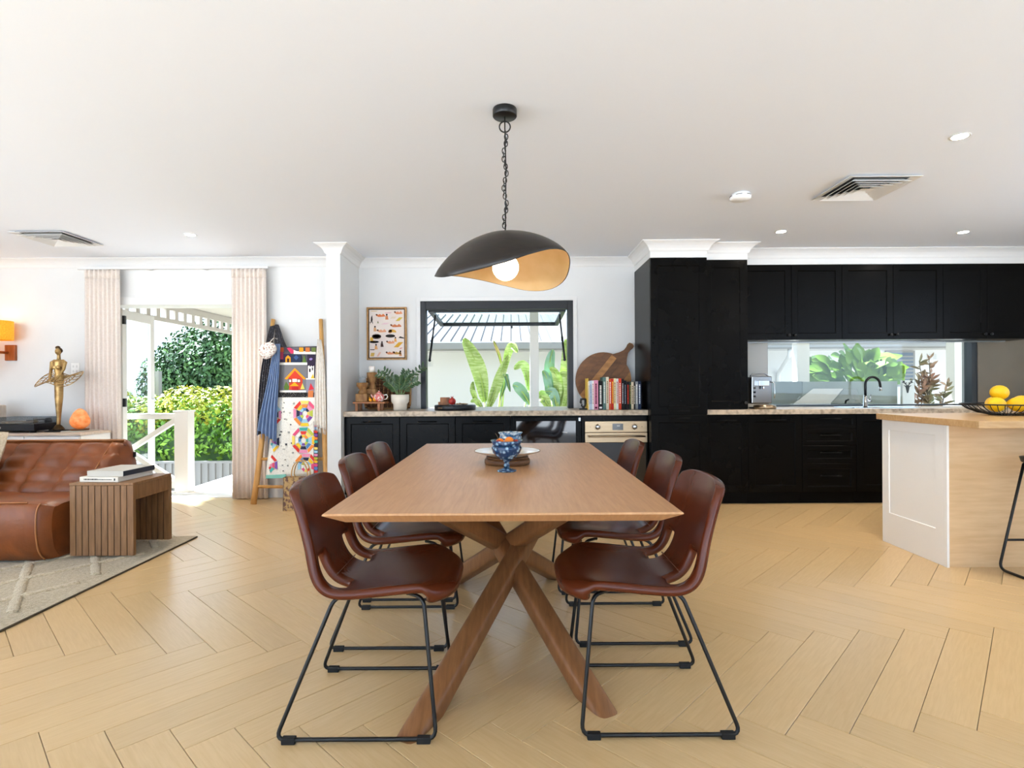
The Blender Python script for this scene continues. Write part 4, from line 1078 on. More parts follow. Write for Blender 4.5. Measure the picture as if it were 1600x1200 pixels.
# ---- outlet
ol = T('power_outlet', 'white double power outlet on the wall behind the statue', 'outlet', (X(118.5, YL), YL, Z(576.5, YL, 118)))
MB().box(-.042, .042, -.009, 0, -.062, .062).build('cover_plate', 'white_paint', ol, bevel=.003)
for x in (-.018, .018):
    for z in (-.025, .025): MB().box(x - .007, x + .007, -.0115, -.0085, z - .012, z + .012).build('socket', 'plaster_grey', ol, bevel=.002)
# ---- curtains
mat('curtain_linen', '#e4d9cf', .9, col2='#ddd0c5', scale=60, bump=.1, bscale=200, sheen=.2)
def curtain(x0, x1, label, seed):
    random.seed(seed); zt = 2.335; n = 8; w = x1 - x0
    t = T('curtain', label, 'curtain', ((x0 + x1) / 2, 5.6, 0)); ph = [random.uniform(-.4, .4) for _ in range(n + 2)]
    def f(u, v):
        z = .012 + (zt - .012) * v; fl = 1 + .05 * (1 - v) * (2 * u - 1)
        k = u * n; i = int(min(k, n - 1)); a = .012 + .004 * math.sin(ph[i] * 5) * (1 - v)
        return ((u - .5) * w * (1 + .04 * (1 - v)) + 0, a * math.cos(2 * math.pi * k + ph[i] * (1 - v)) , z)
    MB().grid(f, n * 12 + 1, 12).build('cloth', 'curtain_linen', t, solid=.002, fix=False)
    m = MB(); m.grid(lambda u, v: (f(u, 1)[0], f(u, 1)[1] - .003, zt - .09 + .09 * v), n * 12 + 1, 3).build('heading_tape', 'curtain_linen', t, solid=.002, fix=False)
curtain(X(132, 5.6), X(187, 5.6), 'sheer beige pleated curtain left of the French door', 1)
curtain(X(362, 5.6), X(416, 5.6), 'sheer beige pleated curtain right of the French door, by the ladder', 2)
o = T('curtain_track', 'thin white curtain track above the French door', 'curtain rail', (X(272, 5.6), 5.6, 2.345))
MB().box(X(122, 5.6) - X(272, 5.6), X(420, 5.6) - X(272, 5.6), -.012, .012, -.008, .012).build('rail', 'trim_white', o)
for k in range(4):
    x = X(140 + 88 * k, 5.6) - X(272, 5.6); MB().box(x - .012, x + .012, .0, .1, -.004, .02).build('bracket', 'trim_white', o)
# ================================================================== blanket ladder
def lad(px, py, off=0.0):
    y = 5.5
    for _ in range(5):
        z = Z(py, y, px); y = 5.665 - .30 * (1 - z / 1.84) - off
    x, z = at(px, py, y); return Vector((x, y, z))
mat('ladder_wood', '#d9a765', .5, col2='#c08c49', scale=6, stretch=(8, 8, 1), mixlo=.3, mixhi=.75)
ld = T('blanket_ladder', 'pole ladder of pale timber leaning on the wall with quilts over its rungs', 'ladder', (-2.2, 5.4, 0))
o_ = Vector((-2.2, 5.4, 0))
rl0, rl1 = lad(396, 788), lad(428.5, 499); rr0, rr1 = lad(512, 788), lad(500.5, 499)
rl0.z = 0; rr0.z = 0
for a, b in ((rl0, rl1), (rr0, rr1)):
    k = (b - a); pts = [a + k * t + Vector((.012 * math.sin(t * 5), 0, 0)) * (1 if a is rl0 else -.4) - o_ for t in [i / 10 for i in range(11)]]
    pts[0].z = .003
    MB().tube(pts, [.028, .028, .027, .026, .026, .025, .024, .023, .022, .021, .02], 12).build('rail', 'ladder_wood', ld)
def on(a, b, z): t = (z - a.z) / (b.z - a.z); return a + (b - a) * t
for py in (760, 717, 668, 622, 548):
    z = lad(450, py).z; a, b = on(rl0, rl1, z), on(rr0, rr1, z); MB().tube([a - o_, (a + b) / 2 - o_ + Vector((0, 0, -.004)), b - o_], .0155, 10).build('rung', 'ladder_wood', ld)
# ---- quilts: cloth panel with sewn-on patches
PAL = {}
def fab(h):
    if h not in PAL:
        PAL[h] = 'fabric_' + h.strip('#'); mat(PAL[h], h, .9)
    return PAL[h]
def cloth(name, quad, offs, m, parent, origin, nu=16, nv=20, wav=.006, ph=0, thick=.008):
    """quad: tl, tr, br, bl pixels on the ladder plane"""
    tl, tr, br, bl = quad
    def f(u, v):
        px = (tl[0] * (1 - u) + tr[0] * u) * (1 - v) + (bl[0] * (1 - u) + br[0] * u) * v
        py = (tl[1] * (1 - u) + tr[1] * u) * (1 - v) + (bl[1] * (1 - u) + br[1] * u) * v
        p = lad(px, py, offs) - origin; p.y -= wav * math.sin(7 * u + ph + 2 * v); return p
    return MB().grid(f, nu, nv).build(name, m, parent, solid=thick, fix=False), f
def patch(parent, origin, polys, col, off, name='patch'):
    m = MB()
    for poly in (polys if isinstance(polys[0][0], (tuple, list)) else [polys]):
        vs = [lad(p[0], p[1], off) - origin for p in poly]; k = len(vs)
        vs2 = [v + Vector((0, .003, 0)) for v in vs]
        m.add(vs + vs2, [tuple(range(k)), tuple(range(k, 2 * k))[::-1]] + [(i, k + i, k + (i + 1) % k, (i + 1) % k) for i in range(k)])
    return m.build(name, fab(col), parent)
def zq(l, ox=400, oy=480, s=7.5): return [(ox + a / s, oy + b / s) for a, b in l]
def rc(x0, y0, x1, y1): return [(x0, y0), (x1, y0), (x1, y1), (x0, y1)]
uo = lad(464, 582); uq = T('applique_quilt', 'dark quilt appliquéd with an orange-roofed house on the ladder', 'quilt', uo)
mat('quilt_grey', '#4b4a50', .9, col2='#5f5e62', scale=90)
cloth('quilt_cloth', ((433, 543), (495, 541), (495, 624), (432, 624)), .034, 'quilt_grey', uq, uo, wav=.003)
D = .0435
def ap(l, c, d=0, n='patch'): patch(uq, uo, zq(l), c, D + d, n)
ap(rc(270, 465, 700, 520), '#4a4550'); ap(rc(395, 470, 500, 500), '#6d6a72', .001)
ap([(440, 500), (480, 515), (700, 520), (700, 552), (440, 548)], '#ece8de', .001, 'white_strip')
for x, c in ((300, '#b5562c'), (530, '#e8a020'), (605, '#d0783c'), (675, '#6f7f3c')): ap(rc(x - 25, 472, x + 25, 524), c, .002)
ap([(360, 480), (395, 472), (440, 500), (440, 540), (410, 545)], '#d23a63', .003, 'pink_bird')
ap(rc(270, 548, 410, 645), '#3b2e4a', .0005); ap([(345, 645), (345, 590), (375, 562), (405, 590), (405, 645)], '#e89a18', .002, 'arch_house'); ap(rc(362, 600, 390, 645), '#4a2a20', .003, 'doorway')
ap(rc(415, 555, 530, 648), '#27344f', .001); ap([(470, 560), (500, 590), (470, 620), (440, 590)], '#3f5a8a', .002)
ap([(565, 560), (590, 645), (542, 645)], '#5e7a36', .002, 'tree'); ap(rc(285, 525, 320, 610), '#a53a55', .002)
ap(rc(275, 648, 600, 676), '#efebe2', .002, 'white_strip')
ap(rc(272, 678, 600, 975), '#77767a', .0005, 'grey_field')
ap([(335, 838), (455, 712), (585, 838), (560, 848), (455, 742), (362, 848)], '#e8951c', .004, 'house_eaves')
ap([(372, 838), (455, 745), (545, 838)], '#cf3f2a', .003, 'house_roof'); ap(rc(388, 838, 545, 968), '#c8452c', .002, 'house_wall')
for a, b in ((388, 412), (486, 516)): ap(rc(a - 4, 842, b + 4, 884), '#221c1c', .004, 'window_frame'); ap(rc(a, 848, b, 878), '#f1ede2', .005, 'window')
ap(rc(426, 840, 478, 876), '#f4f0e6', .004, 'sign_panel'); ap([(392, 925), (452, 880), (500, 925)], '#e8a31e', .005, 'awning'); ap(rc(418, 926, 494, 972), '#b7262a', .005, 'red_door')
ap([(352, 872), (392, 935), (378, 968), (332, 968), (326, 935)], '#55702f', .004, 'tree'); ap([(545, 890), (570, 960), (520, 960)], '#d6cf63', .004, 'tree')
ap(rc(600, 555, 692, 838), '#33283f', .001); ap([(622, 605), (645, 592), (664, 605), (650, 622), (630, 622)], '#9a86c8', .002, 'cloud')
ap([(608, 690), (625, 682), (632, 700), (650, 684), (660, 700), (680, 684), (680, 832), (608, 832)], '#efece4', .003, 'castle'); ap(rc(622, 720, 640, 760), '#2a2430', .004, 'window'); ap(rc(655, 705, 668, 740), '#2a2430', .004, 'window'); ap([(640, 835), (668, 780), (684, 835)], '#e2c032', .004)
ap(rc(585, 832, 690, 848), '#efebe2', .004, 'white_strip'); ap(rc(588, 850, 690, 1000), '#8c8c9a', .001); ap([(640, 890), (680, 960), (615, 975)], '#d22f3e', .003, 'red_hat'); ap([(612, 980), (672, 975), (668, 1062), (610, 1060)], '#cf7a44', .003, 'gnome_figure')
ap(rc(278, 975, 585, 998), '#efebe2', .003, 'white_strip')
mat('dot_black', '#1c1b1d', .9, col2='#cfcdc8', scale=160, mixlo=.62, mixhi=.68); PAL['#dots'] = 'dot_black'
ap(rc(270, 1000, 600, 1068), '#dots', .001, 'dotted_band')
# lower quilt
mat('quilt_white', '#ebe8de', .9, col2='#a9a7a0', scale=170, mixlo=.55, mixhi=.75, detail=2)
lo_ = lad(457, 685); lq = T('patchwork_quilt', 'white quilt with rainbow pieced rings hung low on the ladder', 'quilt', lo_)
cloth('quilt_cloth', ((430, 621), (497, 621), (497, 742), (415, 748)), .046, 'quilt_white', lq, lo_, wav=.004)
cols = ['#f2c230', '#e0567e', '#4f86c0', '#d83a2e', '#7a4aa0', '#f0893a', '#3fa39a', '#2b2f4a', '#f5d56a', '#9ecbe0', '#e88fb0', '#b9c24a']
random.seed(11)
def ringm(cx, cy, r0, xlo, xhi):
    for ri, (a, b) in enumerate(((3.5, 6.5), (7.2, 11), (11.8, 15.5))):
        for k in range(8):
            t0, t1 = (k - .46) * math.pi / 4, (k + .46) * math.pi / 4
            q = [(cx + r * r0 * math.cos(t) , cy + r * r0 * 1.12 * math.sin(t)) for r, t in ((a, t0), (b, t0), (b, t1), (a, t1))]
            if min(p[0] for p in q) < xlo - (p_ := 0) or max(p[0] for p in q) > xhi or max(p[1] for p in q) > 741: continue
            patch(lq, lo_, q, cols[(k * 5 + ri * 3 + int(cx)) % 12] if random.random() < .85 else '#f0ede4', .056 + .0005 * ri, 'ring_piece')
for cx, cy in ((476, 646), (474, 688), (478, 729)): ringm(cx, cy, 1.22, 452, 496)
for cx, cy in ((424, 648), (421, 690), (418, 727)):
    ringm(cx, cy, 1.05, 419 if cy > 700 else 424 if cy < 660 else 421, 452)
for k in range(26):
    x, y = random.uniform(434, 460), random.uniform(628, 736); s = random.uniform(1.2, 2.4); a = random.uniform(0, 3)
    patch(lq, lo_, [(x + s * math.cos(a + t), y + s * .8 * math.sin(a + t)) for t in (0, 1.4, 3.1, 4.4)], random.choice(['#3a3a3c', '#6d6c6a', '#9a9993', '#b9b8b0']), .056, 'ring_piece')
patch(lq, lo_, [(415.5, 742.5), (447, 741), (447, 746.5), (415.5, 748)], '#7fc0b2', .057, 'teal_hem')
patch(lq, lo_, [(490, 655), (497, 655), (497, 741), (490, 741)], '#39303f', .0555, 'floral_border')
for k in range(16):
    y = 657 + k * 5.2; patch(lq, lo_, [(490.5, y), (496.5, y + .5), (496, y + 4), (491, y + 4)], cols[k % 12], .0575, 'ring_piece')
# ---- scarves, throw, pouch
def drape(name, label, cat, left, right, off, m, folds, amp, origin_px, fringe=0, nu=60, nv=24, fcol=None, group=None):
    """left/right: pixel polylines top to bottom; pleated cloth between them"""
    og = lad(*origin_px); t = T(name, label, cat, og)
    def f(u, v):
        a, b = spline(left, v), spline(right, v); px, py = a[0] * (1 - u) + b[0] * u, a[1] * (1 - u) + b[1] * u
        p = lad(px, py, off) - og; p.y -= amp * math.sin(2 * math.pi * folds * u + 1.5 * math.sin(3 * v)) * (.4 + .6 * v); return p
    MB().grid(f, nu, nv).build('cloth', m, t, solid=.003, fix=False)
    for k in range(fringe):
        p = f((k + .5) / fringe, 1); q = p + Vector((random.uniform(-.008, .008), random.uniform(-.01, 0), -.05))
        MB().tube([p, q], .0025, 4).build('tassel', fcol or m, t)
    return t, f
mat('scarf_blue', '#8599ba', .9, col2='#6a80a5', scale=30, stretch=(12, 1, .4), bump=.2, bscale=90)
mat('scarf_dark', '#3a383e', .9, col2='#7a7880', scale=60, mixlo=.58, mixhi=.66, bump=.2)
mat('throw_cream', '#f0eae2', .95, col2='#e4dace', scale=40, bump=.4, bscale=120)
drape('scarf', 'dark patterned scarf hung on the left pole of the ladder', 'scarf', [(422, 510), (414, 545), (406, 600), (402, 680)], [(430, 508), (425, 545), (420, 600), (412, 676)], .046, 'scarf_dark', 4, .014, (420, 560))
drape('scarf', 'light blue scarf hung long from the left pole of the ladder', 'scarf', [(428, 538), (420, 590), (409, 640), (403, 672)], [(438, 537), (436, 590), (434, 640), (432, 692)], .09, 'scarf_blue', 5, .022, (425, 600), 10)
drape('shawl', 'grey patterned shawl bunched behind the top of the left pole', 'shawl', [(430, 507), (430, 520), (429, 532), (431, 541)], [(435, 507), (440, 520), (444, 532), (449, 543)], .028, 'scarf_dark', 3, .008, (436, 525))
drape('throw', 'cream tasselled throw hung over the right pole of the ladder', 'throw', [(496, 530), (494, 570), (492, 620), (491, 664)], [(502, 531), (507, 570), (509, 620), (510, 672)], .084, 'throw_cream', 4, .013, (500, 600), 14)
mat('pouch_print', '#d8d2cb', .9, col2='#8a5f4a', scale=60, mixlo=.52, mixhi=.64)
og = lad(418, 548, .135); pz = T('fabric_pouch', 'small patterned cloth pouch hung on the left ladder pole', 'pouch', og)
MB().ball((0, 0, 0), (.092, .03, .085), 18, lambda p: Vector((p.x * (1 - .3 * max(0, -p.z)) + .15 * p.z, p.y * (1 + .08 * math.sin(9 * p.x)), p.z))).build('pouch_body', 'pouch_print', pz)
MB().tube([(.02, 0, .08), (.05, .03, .13), (.07, .07, .12)], .005, 6).build('loop', 'pouch_print', pz)
# ---- tote bag on the floor
mat('tote_print', '#b99a6a', .9, col2='#6b4f4a', scale=40, mixlo=.45, mixhi=.6, detail=2); mat('tote_edge', '#4a3a34', .9); mat('tote_handle', '#c59a5c', .7)
ty = 5.12; ta = T('tote_bag', 'small patterned tote bag on the floor in front of the ladder', 'bag', (X(466, ty), ty, 0)); hw = .125; hh = Z(745, ty, 466)
m = MB(); vs = [(-hw, -.05, 0), (hw, -.05, 0), (hw, .05, 0), (-hw, .05, 0), (-hw - .004, -.035, hh), (hw + .004, -.035, hh), (hw + .004, .035, hh), (-hw - .004, .035, hh)]
m.add(vs, [(0, 3, 2, 1), (0, 1, 5, 4), (1, 2, 6, 5), (2, 3, 7, 6), (3, 0, 4, 7)]); m.build('bag_body', 'tote_print', ta, solid=.004)
for s in (-1, 1):
    MB().tube([(s * hw, -.048, 0), (s * hw, -.034, hh)], .004, 6).build('edging', 'tote_edge', ta)
    MB().tube([(-.04, s * .033, hh - .02)] + [(.02 + .075 * math.cos(a), s * .033, hh + .02 + .13 * math.sin(a)) for a in [math.pi - k * math.pi / 10 for k in range(11)]] + [(.09, s * .033, hh - .02)], .0055, 6).build('handle', 'tote_handle', ta)
# ================================================================== things on the servery bench
CZ = .9005
mat('turned_wood', '#a77b4a', .6, col2='#83592f', scale=8, stretch=(6, 6, 1.5)); mat('candle_white', '#f1ece2', .5, subs=.2); mat('candle_grey', '#8f9599', .6)
mat('riser_wood', '#a4693c', .5, col2='#8a5530', scale=5, stretch=(1, 10, 6)); mat('teapot_pink', '#d9746e', .35, col2='#f0e3da', scale=45, mixlo=.52, mixhi=.6); mat('china_white', '#f0ebe4', .25)
mat('figurine_orange', '#e8971c', .5); mat('wicker', '#6b4326', .8, col2='#4c2d18', scale=60, stretch=(1, 1, 1)); mat('wicker_rim', '#a97d4c', .8)
mat('pot_cream', '#eadfce', .5); mat('soil', '#33251a', .95); mat('zz_leaf', '#3c5a31', .35, col2='#2c4526', scale=6, island=.25); mat('zz_stem', '#6f8550', .5)
ry = 5.40; rx0, rx1 = X(554.5, ry), X(604, ry); rh = Z(627.5, ry, 580) - CZ
rs = T('wooden_riser', 'small wooden stand on short legs at the left end of the bench', 'stand', ((rx0 + rx1) / 2, ry, CZ)); w = (rx1 - rx0) / 2
box('stand_top', 'riser_wood', -w, w, -.08, .1, rh - .018, rh, rs, bevel=.003)
for x in (-w + .035, w - .06):
    for y in (-.065, .075): box('leg', 'riser_wood', x - .013, x + .013, y - .013, y + .013, 0, rh - .0182, rs, bevel=.002)
def candle(px0, px1, pyt, pyc, y, label, cm):
    x = X((px0 + px1) / 2, y); r = (X(px1, y) - X(px0, y)) / 2; base = CZ + rh + .0005; h = Z(pyt, y, px0) - base
    t = T('candle_holder', 'turned timber candle holder, ' + label, 'candle holder', (x, y, base))
    m = MB(); hb = h * .42
    m.box(-r, r, -r, r, 0, hb); m.build('plinth', 'turned_wood', t, bevel=.006)
    MB().lathe([(r * .8, hb), (r * .6, hb + h * .06), (r * .75, hb + h * .1), (r * .55, hb + h * .16), (r * .55, hb + h * .24), (r * .75, hb + h * .28), (r * .7, hb + h * .32), (r, hb + h * .4), (r, h), (0, h)], 24).build('turned_cup', 'turned_wood', t)
    ch = Z(pyc, y, px0) - base - h; c = T('pillar_candle', cm[1], 'candle', (x, y, base + h + .0003))
    MB().lathe([(0, 0), (r * .62, 0), (r * .62, ch), (r * .55, ch + .001), (0, ch - .004)], 22).build('wax', cm[0], c); MB().tube([(0, 0, ch - .004), (0, .001, ch + .008)], .0012, 5).build('wick', 'black_rubber', c)
candle(557.5, 575.5, 598, 589.5, 5.385, 'the shorter of the pair beside the teapot', ('candle_grey', 'grey pillar candle on the shorter timber holder'))
candle(573.5, 589, 582, 572.5, 5.48, 'the taller of the pair', ('candle_white', 'white pillar candle on the taller timber holder'))
tpx, tpy = X(592, 5.365), 5.365
tp = T('teapot', 'pink and white patterned teapot on the wooden stand', 'teapot', (tpx, tpy, CZ + rh + .0005))
MB().lathe([(0, 0), (.03, 0), (.045, .015), (.052, .04), (.046, .066), (.026, .08), (0, .082)], 28).build('pot_body', 'teapot_pink', tp)
MB().lathe([(.026, .0805), (.022, .09), (.006, .095), (.009, .103), (0, .108)], 18).build('lid', 'teapot_pink', tp)
MB().tube([(.044, 0, .06), (.075, 0, .068), (.084, 0, .045), (.07, 0, .025), (.05, 0, .022)], .0055, 8).build('handle', 'china_white', tp)
MB().tube([(-.045, 0, .03), (-.065, 0, .05), (-.075, 0, .072)], [.011, .008, .006], 10).build('spout', 'teapot_pink', tp)
for i, (p, l) in enumerate(((579, 'left'), (585.5, 'right'))):
    f = T('bird_figurine', f'tiny orange bird figurine before the teapot, the {l} of two', 'figurine', (X(p, 5.34), 5.335, CZ + rh + .0005))
    MB().ball((0, 0, .016), (.018, .013, .016), 12).build('bird_body', 'figurine_orange', f); MB().ball((-.009, 0, .034), .009, 10).build('bird_head', 'figurine_orange', f)
# wicker tray leaning on the wall: woven strands over a rim
wy = 5.70; wk = T('wicker_tray', 'dark woven wicker tray leaning against the wall behind the pot plant', 'tray', (X(606, wy), wy, CZ)); hw = (X(641, wy) - X(571, wy)) / 2; hh = Z(590, wy, 600) - CZ
tl = lambda x, z, d=0: (x, -.02 + .075 * z / hh * .6 - d, z)
MB().add([tl(-hw, .01), tl(hw, .01), tl(hw, hh - .01), tl(-hw, hh - .01)], [(0, 1, 2, 3)]).build('tray_back', 'wicker', wk, solid=.004)
MB().tube(fillet([tl(-hw, .012), tl(hw, .012), tl(hw, hh), tl(-hw, hh)], .05, 5, True), .011, 8, True).build('rim', 'wicker_rim', wk)
for k in range(13):
    z = .022 + (hh - .035) * k / 12
    MB().tube([tl(-hw + 2 * hw * i / 24, z, .006 + .004 * (1 if (i + k) % 2 else -1)) for i in range(25)], .0055, 5).build('woven_strand', 'wicker', wk)
for k in range(11):
    x = -hw + 2 * hw * (k + .5) / 11; MB().tube([tl(x, .012, .006), tl(x, hh - .01, .006)], .004, 5).build('stake', 'wicker_rim', wk)
# pot plant
pyy = 5.45; pp = T('potted_plant', 'leafy green plant in a stepped cream pot on the bench', 'plant', (X(625, pyy), pyy, CZ)); k = (X(639, pyy) - X(611, pyy)) / 2; ph = Z(616.5, pyy, 625) - CZ
MB().lathe([(0, 0), (k * .74, 0), (k * .76, ph * .4), (k * .8, ph * .42), (k * .98, ph * .55), (k, ph), (k * .93, ph), (k * .9, ph * .88), (0, ph * .88)], 32).build('pot', 'pot_cream', pp)
MB().lathe([(0, ph * .885), (k * .89, ph * .885), (0, ph * .9)], 20).build('soil', 'soil', pp)
def leaf_mesh(m, p, d, L, w, nrm, fold=.25, droop=.15, n=5, stalk=0):
    d = Vector(d).normalized(); nrm = Vector(nrm); sd = d.cross(nrm); sd = sd.normalized() if sd.length > 1e-4 else d.orthogonal().normalized(); up = sd.cross(d)
    vs = []
    for i in range(n + 1):
        t = i / n; c = Vector(p) + d * (L * t) - up * (droop * L * t * t); ww = w * (math.sin(math.pi * min(1, t * .93 + .05)) ** .8)
        for s in (-1, 0, 1): vs.append(c + sd * s * ww / 2 + up * abs(s) * fold * ww / 2)
    m.add(vs, [(i * 3 + j, i * 3 + j + 1, i * 3 + j + 4, i * 3 + j + 3) for i in range(n) for j in (0, 1)], True)
random.seed(21)
stems = [(-.2, -.03, .2), (-.16, .04, .235), (-.08, -.02, .16), (.05, .02, .22), (.1, -.03, .2), (.22, .03, .27), (.17, -.02, .13), (0, -.04, .17), (-.12, -.04, .12)]
for sx_, sy_, sz_ in stems:
    a = Vector((sx_ * .12, sy_ * .3, ph * .88)); b = Vector((sx_, sy_, ph + sz_)); c = Vector((sx_ * .45, sy_ * .6, ph + sz_ * .75))
    pts = [(a * (1 - t) + c * t) * (1 - t) + (c * (1 - t) + b * t) * t for t in [i / 8 for i in range(9)]]
    st_ = MB().tube(pts, [.005 - .0004 * i for i in range(9)], 6).build('stem', 'zz_stem', pp)
    for i in range(2, 9):
        d = (pts[i] - pts[i - 1]).normalized()
        for s in (-1, 1):
            sd = d.cross(Vector((0, -1, 0))).normalized() * s; m = MB()
            leaf_mesh(m, pts[i], d * .7 + sd + Vector((0, random.uniform(-.4, .2), 0)), random.uniform(.045, .065), .022, Vector((0, -1, .4)), n=4); m.build('leaf', 'zz_leaf', st_, fix=False)
# tray with fruit
mat('tray_black', '#15161a', .4); mat('block_wood', '#a26a3e', .5, col2='#7c4b28', scale=5, stretch=(8, 1, 1)); mat('pomegranate', '#b83428', .4, col2='#8f1f1c', scale=7); mat('nut', '#9a7a55', .7, island=.3)
ty = 5.50; tcx = X(711, ty); tr_ = (X(743, ty) - X(679, ty)) / 2
o = T('round_tray', 'round black serving tray on the servery bench', 'tray', (tcx, ty, CZ)); th = .05
MB().lathe([(0, 0), (tr_ * .97, 0), (tr_, .006), (tr_, th - .006), (tr_ * .98, th), (0, th)], 44).build('tray_disc', 'tray_black', o)
MB().box(-.03, .03, -.002, 0, -.008, .008).build('brass_plate', 'stainless', o, loc=(-.13, -tr_ * .77, .025), rot=(0, 0, R(-40)))
o = T('wooden_block', 'small stepped wooden block on the round black tray', 'block', (X(694, ty), ty - .02, CZ + th + .0005)); MB().box(-.035, .055, -.03, .03, 0, .075).build('block_body', 'block_wood', o, bevel=.003); MB().box(-.055, -.0355, -.03, .03, 0, .03).build('block_step', 'block_wood', o, bevel=.002)
pg = T('pomegranate', 'red pomegranate on the round black tray', 'fruit', (X(706.5, 5.44), 5.43, CZ + th + .0005)); MB().ball((0, 0, .036), (.037, .037, .036), 18).build('fruit_body', 'pomegranate', pg)
m = MB()
for i in range(6): a = i * math.pi / 3; m.add([(.009 * math.cos(a), .009 * math.sin(a), .07), (.009 * math.cos(a + .9), .009 * math.sin(a + .9), .07), (.014 * math.cos(a + .45), .014 * math.sin(a + .45), .088)], [(0, 1, 2)])
m.build('crown', 'pomegranate', pg, solid=.002)
random.seed(5); m = MB()
for i in range(60): r = .055 * math.sqrt(random.random()); a = random.uniform(0, 6.28); m.ball((r * math.cos(a) * 1.2, r * math.sin(a), .006 + random.random() * .012 * (1 - r / .06)), (.009, .006, .006), 6)
o = m.build('mixed_nuts', 'nut'); o.location = (X(720, 5.46), 5.46, CZ + th + .001); o['kind'] = 'stuff'; o['label'] = 'small heap of nuts on the round black tray'; o['category'] = 'nuts'
# round chopping board of planks
mat('acacia', '#80542e', .5, col2='#5d391d', scale=7, stretch=(1.2, 12, 4), mixlo=.3, mixhi=.75, rnd=.18, detail=6); mat('acacia_light', '#b98248', .5, col2='#9a6836', scale=7, stretch=(1.2, 12, 4))
cby = 5.69; cc = at(943, 593, cby); cr = .286
cb = T('chopping_board', 'large round plank chopping board with a handle leaning on the wall', 'chopping board', (cc[0], cby, CZ)); cz = cr + .004; ang = R(51)
ca, sa_ = math.cos(ang), math.sin(ang)
nb = 9
for i in range(nb):
    v0, v1 = -cr + 2 * cr * i / nb + .0006, -cr + 2 * cr * (i + 1) / nb - .0006; pts = []
    lo = [(-math.sqrt(max(0, cr * cr - v * v)), v) for v in [v0 + (v1 - v0) * t / 6 for t in range(7)]]
    hi = [(-a, b) for a, b in lo][::-1]
    if i == nb // 2: hi = [(cr * .97, v1), (cr + .0, v1 * .9), (cr + .0, v0 * .9), (cr * .97, v0)]
    m = MB(); m.prism(lo + hi, lambda a, b, d: (a * ca - b * sa_, d + .03 * 0, cz + a * sa_ + b * ca), -.012, .012)
    m.build('plank', 'acacia_light' if i in (1, 5) else 'acacia', cb)
hp = [(cr - .03, .1), (cr + .04, .05), (cr + .09, .027), (cr + .13, .026), (cr + .16, .034), (cr + .185, .03), (cr + .195, .0), (cr + .185, -.03), (cr + .16, -.034), (cr + .13, -.026), (cr + .09, -.027), (cr + .04, -.05), (cr - .03, -.1)]
m = MB(); m.prism(hp, lambda a, b, d: (a * ca - b * sa_, d, cz + a * sa_ + b * ca), -.0125, .0125); m.build('handle', 'acacia', cb, bevel=.003)
q = cr + .16; MB().tube([((q + .016 * math.cos(t)) * ca - .016 * math.sin(t) * sa_, -.0135, cz + (q + .016 * math.cos(t)) * sa_ + .016 * math.sin(t) * ca) for t in [2 * math.pi * k / 14 for k in range(14)]], .003, 5, True).build('hanging_ring', 'stem_brown', cb)
cb.rotation_euler = (R(-2.5), 0, 0)
# cookbooks
BK = [(258, 272, 655, '#e3b94a', '#f0ead8', 'thin yellow'), (273, 289, 700, '#e9e6dd', '#333333', 'thin off-white'), (290, 324, 690, '#b9c6d8', '#5a6a86', 'pale blue'), (325, 350, 690, '#efece6', '#b04030', 'white'), (351, 412, 682, '#d98fa8', '#5a2436', 'pink'),
      (415, 478, 695, '#1b1a1c', '#e8e4da', 'thick black white-lettered'), (480, 524, 640, '#5f7a72', '#e8eae2', 'tall grey-green'), (525, 566, 637, '#d9cdb4', '#8a6a40', 'tall cream'), (567, 603, 664, '#d6512f', '#f3ede0', 'red and white lettered'), (604, 634, 662, '#c22d20', '#f0c040', 'bright red'),
      (635, 668, 656, '#ead9a6', '#7a4a2a', 'pale yellow'), (669, 704, 662, '#d8dcd6', '#b8402c', 'white multicoloured'), (705, 747, 658, '#cf4128', '#f2e2c8', 'orange-red'), (748, 784, 670, '#17171a', '#b8b8bc', 'first plain black'), (785, 819, 690, '#101012', '#8a90a0', 'black blue-lettered'),
      (820, 864, 705, '#1a1214', '#c8402a', 'black red-lettered'), (865, 888, 706, '#27422f', '#c8b070', 'dark green'), (889, 924, 712, '#d9cbb0', '#6a5238', 'cream'), (925, 949, 708, '#2b2724', '#e0d8c8', 'slim brown-black'), (950, 985, 704, '#8d8f90', '#efefec', 'grey'), (986, 1032, 697, '#1d2a45', '#dfe6ea', 'navy blue')]
yb = 5.36
for x0, x1, yt, c1, c2, nm in BK:
    a, b = X(890 + x0 / 9.23, yb), X(890 + x1 / 9.23, yb); h = Z(520 + yt / 9.23, yb, 950) - CZ; w = b - a - .001; dpt = .17 + .03 * random.random()
    t = T('cookbook', nm + ' cookbook spine in the row on the bench', 'book', ((a + b) / 2, yb, CZ), group='cookbooks beside the tall cabinet')
    mc = fab(c1); th = .0025
    m = MB(); m.box(-w / 2, w / 2, 0, th, 0, h); m.box(-w / 2, -w / 2 + th * .8, th, dpt, 0, h); m.box(w / 2 - th * .8, w / 2, th, dpt, 0, h); m.build('cover', mc, t)
    MB().box(-w / 2 + th, w / 2 - th, th + .0005, dpt - .004, .003, h - .004).build('pages', 'page_white', t)
    # title printed up the spine as broken bars of lettering
    m = MB(); z = h * .2; random.seed(int(x0))
    while z < h * .86:
        l = random.uniform(.006, .016); m.box(-w * .2, w * .2, -.0006, 0, z, z + l); z += l + .004
    m.build('spine_title', fab(c2), t)['kind'] = 'stuff'
    if w > .03: MB().box(-w * .3, w * .3, -.0007, 0, h * .04, h * .1).build('publisher_mark', fab(c2), t)
bk = T('bookend', 'small black cast bookend with a curled figure beside the cookbooks', 'bookend', (X(911, 5.4), 5.4, CZ)); w = (X(917, 5.4) - X(903.5, 5.4)) / 2 - .004
